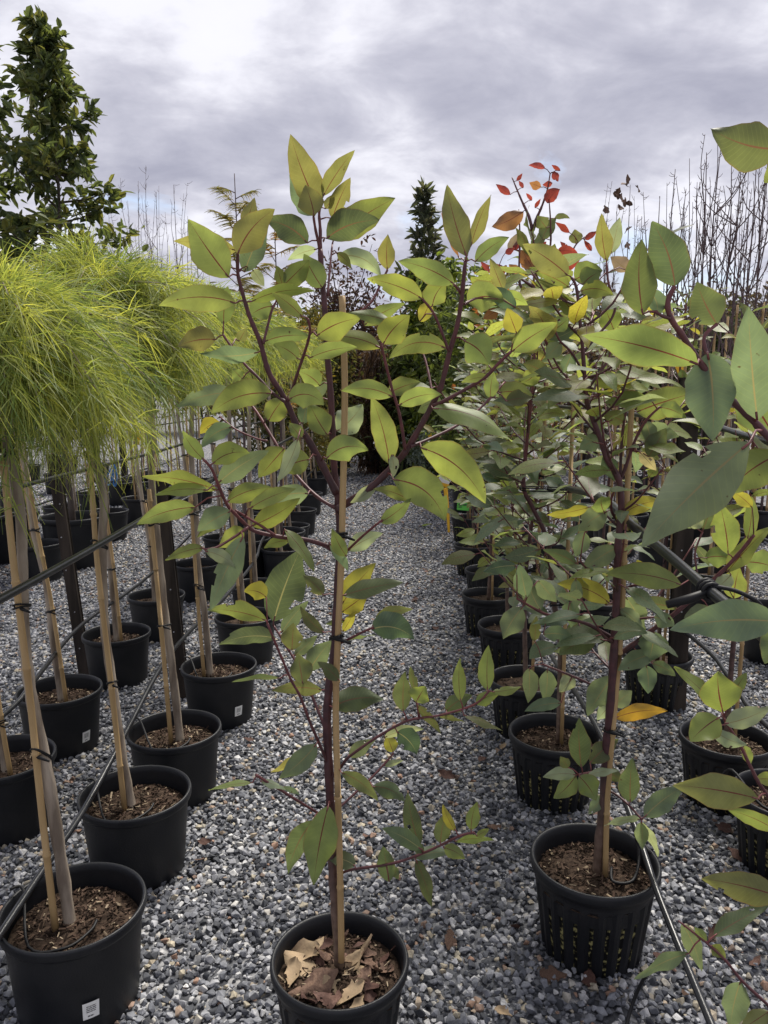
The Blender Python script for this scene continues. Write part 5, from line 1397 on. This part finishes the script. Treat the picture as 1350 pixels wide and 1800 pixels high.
for k, (x, yt, Y, c, lab) in enumerate([(690, 640, 16.5, [(0.06, 0.075, 0.04), (0.09, 0.10, 0.05)], 'grey green shrub closing the aisle behind the brown curtain shrub'), (640, 620, 18.0, [(0.07, 0.05, 0.04), (0.09, 0.07, 0.05)], 'low russet shrub closing the aisle'),
                                          (715, 615, 13.0, [(0.08, 0.11, 0.045), (0.11, 0.14, 0.05)], 'mid green shrub at the right of the aisle end'), (585, 600, 13.0, [(0.12, 0.11, 0.045), (0.09, 0.10, 0.04)], 'bronze shrub at the left of the aisle end'),
                                          (520, 590, 14.5, [(0.10, 0.11, 0.05), (0.13, 0.13, 0.05)], 'olive shrub behind the wattle row end'), (470, 600, 15.0, [(0.08, 0.09, 0.045), (0.11, 0.11, 0.05)], 'dull shrub behind the wattles'),
                                          (790, 560, 11.5, [(0.08, 0.11, 0.04), (0.13, 0.16, 0.05)], 'leafy green shrub behind the citrus'), (860, 560, 10.5, [(0.09, 0.11, 0.05), (0.14, 0.15, 0.06)], 'pale green shrub behind the gum rows')]):
    leaf_tree('shrub', lab, 'shrub', *atY(x, 720, Y)[:2], atY(x, yt, Y).z, 0.15, lambda f: 0.045 * Y * (1 - 0.4 * f), 34, 4, 14, 0.15, 0.06, c, 0.03, 0.13, seed=60 + k, pot=1.2, up=0.5)

def far_trees():
    rs = random.Random(31)
    k = 0
    for Y, x0, x1, step, ytop in ((26, -150, 1500, 78, 560), (17, 960, 1480, 60, 560), (14, 1040, 1460, 62, 600)):
        x = x0
        while x < x1:
            if not (640 < x < 700 and Y < 20):
                y = ytop + rs.uniform(-28, 34)
                t = atY(x, y, Y)
                browny = rs.random() < (0.75 if x > 950 else 0.35)
                cols = [(0.075, 0.055, 0.045), (0.10, 0.075, 0.06), (0.06, 0.05, 0.035)] if browny else [(0.05, 0.07, 0.03), (0.07, 0.09, 0.04), (0.04, 0.055, 0.03)]
                leaf_tree('background_tree', 'brown twiggy tree of the far tree line' if browny else 'dull green tree of the far tree line', 'tree', t.x, Y + rs.uniform(-1, 1), t.z, 0.3, lambda f: 0.055 * Y * (1 - 0.55 * f), 26, 3, 14, 0.012 * Y, 0.0035 * Y if browny else 0.006 * Y, cols, 0.05, 0.014 * Y, 'far tree line', seed=200 + k, pot=0, up=0.7)
                k += 1
            x += step * rs.uniform(0.8, 1.2)
far_trees()

# ------------------------------------------------------------------ nursery stock in the rows left of the wattles and right of the gums
def staked_stem(label, X, Y, h, seed, group, lean=0.0, leaves=0):
    rs = random.Random(seed)
    root = thing('potted_sapling', (X, Y, 0), label, 'sapling', group)
    simple_pot(root, X, Y, 1.12)
    tr = smooth_poly([Vector((X, Y, 0.2)), Vector((X + lean * .4 + rs.uniform(-.02, .02), Y, h * 0.5)), Vector((X + lean, Y, h))], 4)
    mb = MB(); mb.tube(tr, [lerp(0.012, 0.006, i / (len(tr) - 1)) for i in range(len(tr))], 7); mb.build('trunk', ['bark_pale'], root, tr[0])
    stake(root, [(X - 0.03, Y - 0.02, 0.2), (X - 0.03 + lean * .7, Y - 0.02, h * 0.8)], 0.009)
    for m in range(5):
        q = tr[-1 - rs.randrange(4)]
        a = rs.random() * 6.28; d = Vector((math.cos(a) * 0.18, math.sin(a) * 0.18, rs.uniform(0.25, 0.5)))
        b = MB(); b.tube([q, q + d * 0.5, q + d], [0.004, 0.003, 0.0015], 5); b.build('branch', ['twig_mauve'], root, q)
    return root
kk = 0
for X, ys, hh in ((-2.72, [5.9, 6.7, 7.5, 8.4, 9.3, 10.3], 1.7), (-3.35, [5.2, 6.0, 6.9, 7.8, 8.8, 9.8, 11.0], 1.8), (-4.6, [7.0, 8.1, 9.4, 10.8, 12.2], 1.8), (-5.6, [9.0, 10.4, 12.0, 13.6], 1.8), (-7.0, [11.5, 13.0, 14.6, 16.5], 1.9)):
    for Y in ys:
        staked_stem('bare staked sapling in a wide black pot in the far left rows', X + rnd(-.05, .05), Y, hh + rnd(-.2, .2), 300 + kk, 'staked saplings in the far left rows', -0.08)
        kk += 1
for X, ys in ((2.15, [3.2, 4.1, 5.0, 5.9, 6.8]), (2.85, [4.0, 5.2, 6.3])):
    for Y in ys:
        staked_stem('staked sapling in a black pot in the third right rows', X + rnd(-.05, .05), Y, rnd(1.5, 1.9), 400 + kk, 'staked saplings in the third right rows')
        kk += 1

# ------------------------------------------------------------------ posts, pipes, wires
def post(label, base_px, top_px, w=0.055):
    b = atZ(base_px[0], base_px[1], 0.0); t = atY(top_px[0], top_px[1], b.y)
    b = Vector((b.x, b.y, -0.05))
    d = (t - b).normalized(); root = thing('timber_post', (b.x, b.y, 0), label, 'post', 'timber posts carrying the pipes')
    bm = bmesh.new()
    M = Matrix((d.cross(Vector((0, 1, 0))).normalized(), Vector((0, 1, 0)), d)).transposed()
    L = (t - b).length
    r = bmesh.ops.create_cube(bm, size=1.0)
    for v in r['verts']: v.co = M @ Vector((v.co.x * w, v.co.y * w * 0.8, (v.co.z + 0.5) * L)) + b - Vector((b.x, b.y, 0))
    bmesh.ops.bevel(bm, geom=list(bm.edges), offset=0.004, segments=2, affect='EDGES')
    me = bpy.data.meshes.new('shaft'); bm.to_mesh(me); bm.free(); me.materials.append(MAT['post_timber'])
    link('shaft', me, root, (b.x, b.y, 0))
    for f in (0.18, 0.34, 0.52, 0.66, 0.80, 0.92):
        c = b + d * (L * f) + Vector((rnd(-.4, .4) * w * 0.6, -w * 0.4 - 0.001, 0))
        n = MB(); n.tube([c, c + Vector((0, -0.003, 0))], 0.0035, 7); n.build('nail', ['nail'], root, c)
post('dark timber post standing between the third and fourth wattle of the aisle row', (325, 1228), (280, 830), 0.046)
post('dark timber post beside the stickered pot in the second row', (152, 1192), (93, 800), 0.046)
post('dark timber post behind the second right row of gums', (1188, 1250), (1212, 665), 0.066)
post('dark timber post far along the aisle row of wattles', (486, 905), (474, 700))
post('dark timber post far along the left rows', (222, 870), (208, 690), 0.07)
post('dark timber post far along the third right row', (1238, 1010), (1250, 640), 0.07)

def pipe(label, pts, r, name='irrigation_pipe', m='pipe_black', cat='pipe', group='irrigation pipes', clips=0):
    pts = smooth_poly(pts, 5)
    root = thing(name, pts[0], label, cat, group)
    mb = MB(); mb.tube(pts, r, 10); mb.build('tubing', [m], root, pts[0])
    for k in range(clips):
        i = int((k + 0.5) / clips * (len(pts) - 2)); d = (pts[i + 1] - pts[i]).normalized()
        c = MB(); c.tube([pts[i] - d * 0.012, pts[i] + d * 0.012], r * 1.35, 10); c.build('clip', ['tie_black'], root, pts[i])
    return root
def line(X, h, y0, y1, sag=0.015, n=9, dx=0.0):
    return [Vector((X + dx * i / (n - 1) + rnd(-.004, .004), lerp(y0, y1, i / (n - 1)), h + rnd(-1, 1) * sag)) for i in range(n)]
pipe('upper black pipe strung along the wattles of the aisle row at waist height', line(-0.715, 1.115, 1.0, 12.0, 0.008, 14), 0.0085, clips=12)
pipe('thin steel wire strung beside the upper pipe of the aisle row', line(-0.735, 1.098, 1.0, 12.0, 0.004, 10), 0.0022, 'support_wire', 'wire_steel', 'wire', 'support wires')
pipe('lower black pipe lying over the pot rims of the aisle row', [atZ(-60, 1740, 0.262), atZ(0, 1643, 0.268), atZ(75, 1530, 0.275), atZ(147, 1424, 0.285), atZ(220, 1290, 0.34), atZ(289, 1163, 0.40), atZ(350, 1093, 0.38), atZ(395, 1050, 0.38), atZ(448, 985, 0.40), atZ(466, 940, 0.40), Vector((-0.95, 8, 0.4)), Vector((-0.95, 12, 0.4))], 0.009)
pipe('lower black pipe through the second row of wattles', [Vector((-1.34, 1.6, 0.42)), atZ(0, 1262, 0.40), atZ(63, 1193, 0.42), atZ(145, 1097, 0.42), atZ(270, 1005, 0.42), Vector((-1.5, 7, 0.42)), Vector((-1.5, 11, 0.42))], 0.009)
pipe('upper black pipe along the second row of wattles', line(-1.34, 1.13, 1.6, 12.0, 0.01, 12), 0.0085, clips=8)
pipe('upper black pipe along the far left rows', line(-2.7, 1.05, 4.0, 12.0, 0.01, 10), 0.009)
pipe('upper black pipe along the outermost left rows', line(-3.4, 1.05, 4.5, 13.0, 0.01, 10), 0.009)
pipe('low black pipe along the far left rows', line(-2.95, 0.5, 4.0, 12.0, 0.02, 10), 0.009)
pipe('steel wire above the far left rows', line(-3.0, 1.2, 4.0, 12.0, 0.004, 8), 0.003, 'support_wire', 'wire_steel', 'wire', 'support wires')
# right
pipe('thick upper black pipe tied with a knotted strap in front of the gums', [atY(1420, 1182, 1.05), atY(1352, 1126, 1.18), atY(1246, 1037, 1.42), atY(1180, 980, 1.60), atY(1110, 922, 1.84), atY(1050, 872, 2.2), Vector((0.66, 3.2, 1.12)), Vector((0.72, 5.0, 1.12)), Vector((0.8, 8.0, 1.12))], 0.0112)
pipe('lower black pipe running over the rim of the slotted pot', [atZ(1290, 1900, 0.18), atZ(1250, 1800, 0.205), atZ(1190, 1655, 0.25), atZ(1152, 1558, 0.275), atZ(1126, 1480, 0.30), atZ(1092, 1390, 0.33), atZ(1060, 1300, 0.36), atZ(1020, 1230, 0.38), Vector((0.72, 3.2, 0.36)), Vector((0.76, 5.0, 0.38)), Vector((0.85, 8.0, 0.38))], 0.0088)
pipe('upper black pipe along the second right row with a bright sheen', [atY(1440, 800, 2.2), atY(1309, 766, 2.67), atY(1207, 738, 3.18), Vector((1.27, 4.5, 1.36)), Vector((1.3, 8.0, 1.36))], 0.0125, clips=3)
pipe('lower black pipe along the second right row', [Vector((1.36, 1.6, 0.40)), atZ(1350, 1277, 0.36), atZ(1285, 1195, 0.38), atZ(1220, 1123, 0.40), Vector((1.28, 4.6, 0.42)), Vector((1.3, 8.0, 0.42))], 0.0095)
pipe('high pale wire across the third right row', [atY(1440, 668, 3.4), atY(1295, 640, 4.2), atY(1250, 632, 4.7), Vector((2.0, 8.0, 1.66))], 0.009)
pipe('upper black pipe along the third right row', line(2.15, 1.1, 2.6, 9.0, 0.01, 9), 0.010)
pipe('low black pipe along the third right row', line(2.4, 0.55, 2.8, 9.0, 0.02, 9), 0.010)

def strap():
    c = atY(1246, 1037, 1.42); e = (atY(1180, 980, 1.60) - c).normalized()
    root = thing('pipe_strap', c, 'black rubber strap knotted round the thick upper pipe', 'strap')
    up = Vector((0, 0, 1)); s = e.cross(up).normalized(); w = s.cross(e)
    for k, off in enumerate((-0.010, 0.002, 0.013)):
        mb = MB(); q = [c + e * off + (s * math.cos(a) + w * math.sin(a)) * 0.0165 for a in [2 * math.pi * j / 12 for j in range(13)]]
        mb.tube(q, 0.0042, 7); mb.build('loop', ['tie_black'], root, c)
    mb = MB(); mb.tube(smooth_poly([c + w * 0.012 - e * 0.01, c + Vector((0.04, -0.02, 0.004)), c + Vector((0.075, -0.03, -0.012)), c + Vector((0.09, -0.03, -0.028))], 4), 0.0042, 7); mb.build('tail', ['tie_black'], root, c)
    mb = MB(); a = c + Vector((-0.035, -0.006, -0.015)); mb.tube([c + Vector((-0.005, -0.012, 0.0)), a, a + Vector((-0.045, 0.0, -0.012))], [0.007, 0.0095, 0.008], 8); mb.build('buckle', ['tie_black'], root, c)
strap()

def dripper(label, pts, r=0.0032):
    return pipe(label, pts, r, 'drip_tube', 'tie_black', 'tube', 'drip tubes')
def rimpt(c, ang, rr, z): return Vector((c[0] + math.cos(ang) * rr, c[1] + math.sin(ang) * rr, z))
G2 = pot_xy(1045, 1515)
dripper('thin drip tube curling into the slotted pot under the lower pipe', [atZ(1143, 1500, 0.275), rimpt(G2, 0.5, 0.15, 0.29), rimpt(G2, 0.2, 0.13, 0.245), rimpt(G2, -0.5, 0.10, 0.228), rimpt(G2, -0.9, 0.06, 0.225), rimpt(G2, 0.2, 0.05, 0.226)], 0.0042)
dripper('loose drip tube looping down onto the gravel beside the slotted pot', [atZ(1205, 1682, 0.235), atZ(1165, 1690, 0.20), atZ(1135, 1715, 0.14), atZ(1110, 1770, 0.06), atZ(1096, 1830, 0.02), atZ(1090, 1880, 0.015)], 0.0042)
for lab, c, s in (('thin drip tube lying across the mix of the stickered pot with the widest mop', A1, 0.4), ('thin drip tube in the pot second along the aisle row', A2, 1.4), ('thin drip tube curling round the stem third along the aisle row', A3, 2.4), ('thin drip tube in the fourth pot of the aisle row', A4, 0.9)):
    dripper(lab, [rimpt(c, 3.0, 0.165, 0.285), rimpt(c, 2.9, 0.14, 0.275), rimpt(c, -2.2 + s * 0.1, 0.12, 0.226), rimpt(c, -1.4, 0.10, 0.222), rimpt(c, -0.7, 0.07, 0.223), rimpt(c, -0.2, 0.06, 0.228)], 0.0035)
S0 = (1.26, 2.22)
dripper('pale edged drip tube looping over the rim in the second right row', [rimpt(S0, 2.6, 0.20, 0.24), rimpt(S0, 2.6, 0.165, 0.285), rimpt(S0, 3.6, 0.12, 0.24), rimpt(S0, 4.6, 0.10, 0.232), rimpt(S0, 5.6, 0.08, 0.235)], 0.0045)

# ------------------------------------------------------------------ tags, rope, litter
def yellow_tag():
    b = pot_xy(806, 915); Y = b[1] - 0.1
    root = thing('plant_sign', (atY(790, 870, Y).x, Y, 0), 'white plant sign with a yellow edge on a tilted yellow stem', 'sign')
    m = MB(); m.tube([atY(783, 858, Y), atY(787, 897, Y), atZ(789, 935, 0.2)], [0.022, 0.018, 0.012], 6); m.build('stem', ['tag_yellow'], root, atY(783, 858, Y))
    def quad(name, px, mt, dy=0.0, th=0.006):
        mb = MB(); f = [atY(x, y, Y + dy) for x, y in px]; bk = [v + Vector((0, th, 0)) for v in f]
        mb.add(f + bk, [(0, 1, 2, 3), (7, 6, 5, 4), (0, 4, 5, 1), (1, 5, 6, 2), (2, 6, 7, 3), (3, 7, 4, 0)], 0, False)
        mb.build(name, [mt], root, f[0])
    quad('card', [(766, 850), (786, 855), (798, 838), (777, 829)], 'tag_white')
    quad('card_edge', [(763, 850), (786, 857), (790, 852), (766, 845)], 'tag_yellow', -0.008)
    g = pot_xy(822, 908)
    root2 = thing('pot_label', (g[0], g[1] - 0.19, 0.3), 'bright green printed label hanging at a black pot beside the aisle', 'label')
    Y = g[1] - 0.19
    mb = MB(); f = [atY(x, y, Y) for x, y in ((803, 896), (824, 898), (825, 885), (804, 883))]
    mb.add(f + [v + Vector((0, 0.004, 0)) for v in f], [(0, 1, 2, 3), (7, 6, 5, 4), (0, 4, 5, 1), (1, 5, 6, 2), (2, 6, 7, 3), (3, 7, 4, 0)], 0, False); mb.build('card', ['tag_green'], root2, f[0])
    mb = MB()
    for (x0, x1, y0, y1) in ((806, 813, 886, 888.5), (814, 822, 886.4, 888.8), (806, 812, 890.5, 892)):
        q = [atY(x, y, Y - 0.003) for x, y in ((x0, y1), (x1, y1), (x1, y0), (x0, y0))]; mb.add(q, [(0, 1, 2, 3)], 0, False)
    mb.build('print', ['print_dark'], root2, f[0])
yellow_tag()
def small_tag(label, px, py, Y, m, w=0.035, h=0.07):
    c = atY(px, py, Y); root = thing('plant_tag', (c.x, c.y, c.z), label, 'tag', 'plant tags')
    mb = MB(); M = Matrix.Rotation(rnd(-.5, .5), 3, 'Y'); mb.box(c, w, 0.003, h, M); mb.box(c + M @ Vector((0, 0, h * 0.62)), w * 0.3, 0.003, h * 0.3, M); mb.build('card', [m], root, c)
small_tag('orange yellow tag hanging in the silvery shrub', 755, 760, 10.6, 'tag_yellow', 0.05, 0.13)
small_tag('orange yellow tag on a sapling beyond the second right row', 1196, 645, 4.1, 'tag_yellow', 0.05, 0.05)
small_tag('white tag on a sapling of the third right row', 1322, 860, 3.3, 'tag_white', 0.03, 0.05)
small_tag('yellow tag on a stem in the far left rows', 242, 772, 7.0, 'tag_yellow', 0.04, 0.10)

def printed_pot(px, py, Y):
    """black pot whose wall carries white lettering"""
    c = atY(px, py, Y)
    root = thing('printed_pot', (c.x, Y + 0.29, 0), 'black pot with white lettering on a dark stand behind the gums', 'pot')
    z0 = max(c.z - 0.2, 0)
    p = link('pot', POT_SM, root, (c.x, Y + 0.29, 0)); p.scale = (1.7, 1.7, (c.z + 0.12) / 0.275)
    cu = bpy.data.curves.new('lettering', 'FONT'); cu.body = 'ect'; cu.size = 0.16; cu.align_x = 'CENTER'; cu.extrude = 0.001
    t = bpy.data.objects.new('lettering_source', cu); COL.objects.link(t)
    dg = bpy.context.evaluated_depsgraph_get()
    me = bpy.data.meshes.new_from_object(t.evaluated_get(dg)); bpy.data.objects.remove(t)
    me.materials.clear(); me.materials.append(MAT['tag_white'])
    o = link('lettering', me, root, (c.x, Y - 0.012, c.z - 0.03)); o.rotation_euler = (R(90), 0, 0)
printed_pot(1132, 832, 9.6)

def rope():
    Y = 8.3
    pts = [atY(x, y, Y) for x, y in ((203, 815), (198, 830), (194, 850), (188, 852), (184, 845), (192, 830), (200, 816), (205, 835), (204, 852), (200, 853), (199, 830), (203, 815))]
    root = thing('rope', pts[0], 'coil of blue rope hanging from a wire in the far left rows', 'rope')
    mb = MB(); mb.tube(smooth_poly(pts, 4), 0.008, 6); mb.build('coil', ['rope_blue'], root, pts[0])
    pts = [atZ(x, y, 0.025) for x, y in ((208, 925), (222, 915), (240, 922), (232, 890), (250, 884), (262, 893))]
    root = thing('rope', pts[0], 'blue rope lying on the gravel in the far left rows', 'rope')
    mb = MB(); mb.tube(smooth_poly(pts, 4), 0.010, 6); mb.build('strand', ['rope_blue'], root, pts[0])
rope()

DRY = [dry_leaf_mesh(1.0, w, m, 700 + i) for i, (w, m) in enumerate(((0.55, 'fallen_brown'), (0.6, 'fallen_dark'), (0.5, 'fallen_rose'), (0.5, 'fallen_tan'), (0.7, 'fallen_dark'), (0.45, 'fallen_brown')))]
def litter():
    rs = random.Random(77)
    spots = [(784, 1362, 0.075, 1), (848, 1335, 0.06, 1), (745, 1502, 0.035, 2), (972, 1712, 0.075, 0), (1036, 1722, 0.06, 1), (1272, 1457, 0.085, 1), (644, 1469, 0.035, 2), (652, 1185, 0.035, 2), (750, 1300, 0.05, 3), (630, 1160, 0.05, 1), (885, 1312, 0.06, 3),
             (790, 1652, 0.065, 0), (905, 1630, 0.05, 1), (437, 1300, 0.05, 1), (360, 1480, 0.05, 1), (350, 1510, 0.045, 0), (838, 1152, 0.05, 1), (715, 1028, 0.05, 1), (760, 1022, 0.05, 1), (745, 1000, 0.045, 0), (560, 990, 0.06, 0), (545, 1000, 0.05, 2), (690, 870, 0.07, 0),
             (610, 910, 0.08, 0), (640, 890, 0.08, 0), (590, 935, 0.07, 5), (570, 955, 0.06, 5), (1110, 1395, 0.05, 1), (1300, 1500, 0.08, 4), (1255, 1642, 0.06, 1), (1205, 1745, 0.04, 5), (885, 1780, 0.05, 3), (1165, 1680, 0.055, 4), (1328, 1690, 0.045, 2), (868, 1452, 0.06, 0)]
    for _ in range(28):
        spots.append((rs.uniform(420, 880), rs.uniform(830, 1120), rs.uniform(0.04, 0.07), rs.randrange(6)))
    for x, y, l, k in spots:
        c = atZ(x, y, 0.022)
        o = link('fallen_leaf', DRY[k], None, c)
        o.scale = (l, l, l); o.rotation_euler = (rs.gauss(0, .3), rs.gauss(0, .3), rs.random() * 6.28)
        tag(o, 'curled brown fallen leaf lying on the gravel', 'leaf', 'fallen leaves on the gravel')
litter()
def green_leaf():
    c = atZ(738, 926, 0.02)
    root = link('fallen_green_leaf', UNIT_LEAVES[3], None, c)
    root.scale = (0.14, 0.14, 0.14); root.rotation_euler = (0.2, -0.3, 0.2); root.color = (0.22, 0.30, 0.04, 0.5)
    tag(root, 'single fresh green leaf lying in the aisle', 'leaf')
green_leaf()
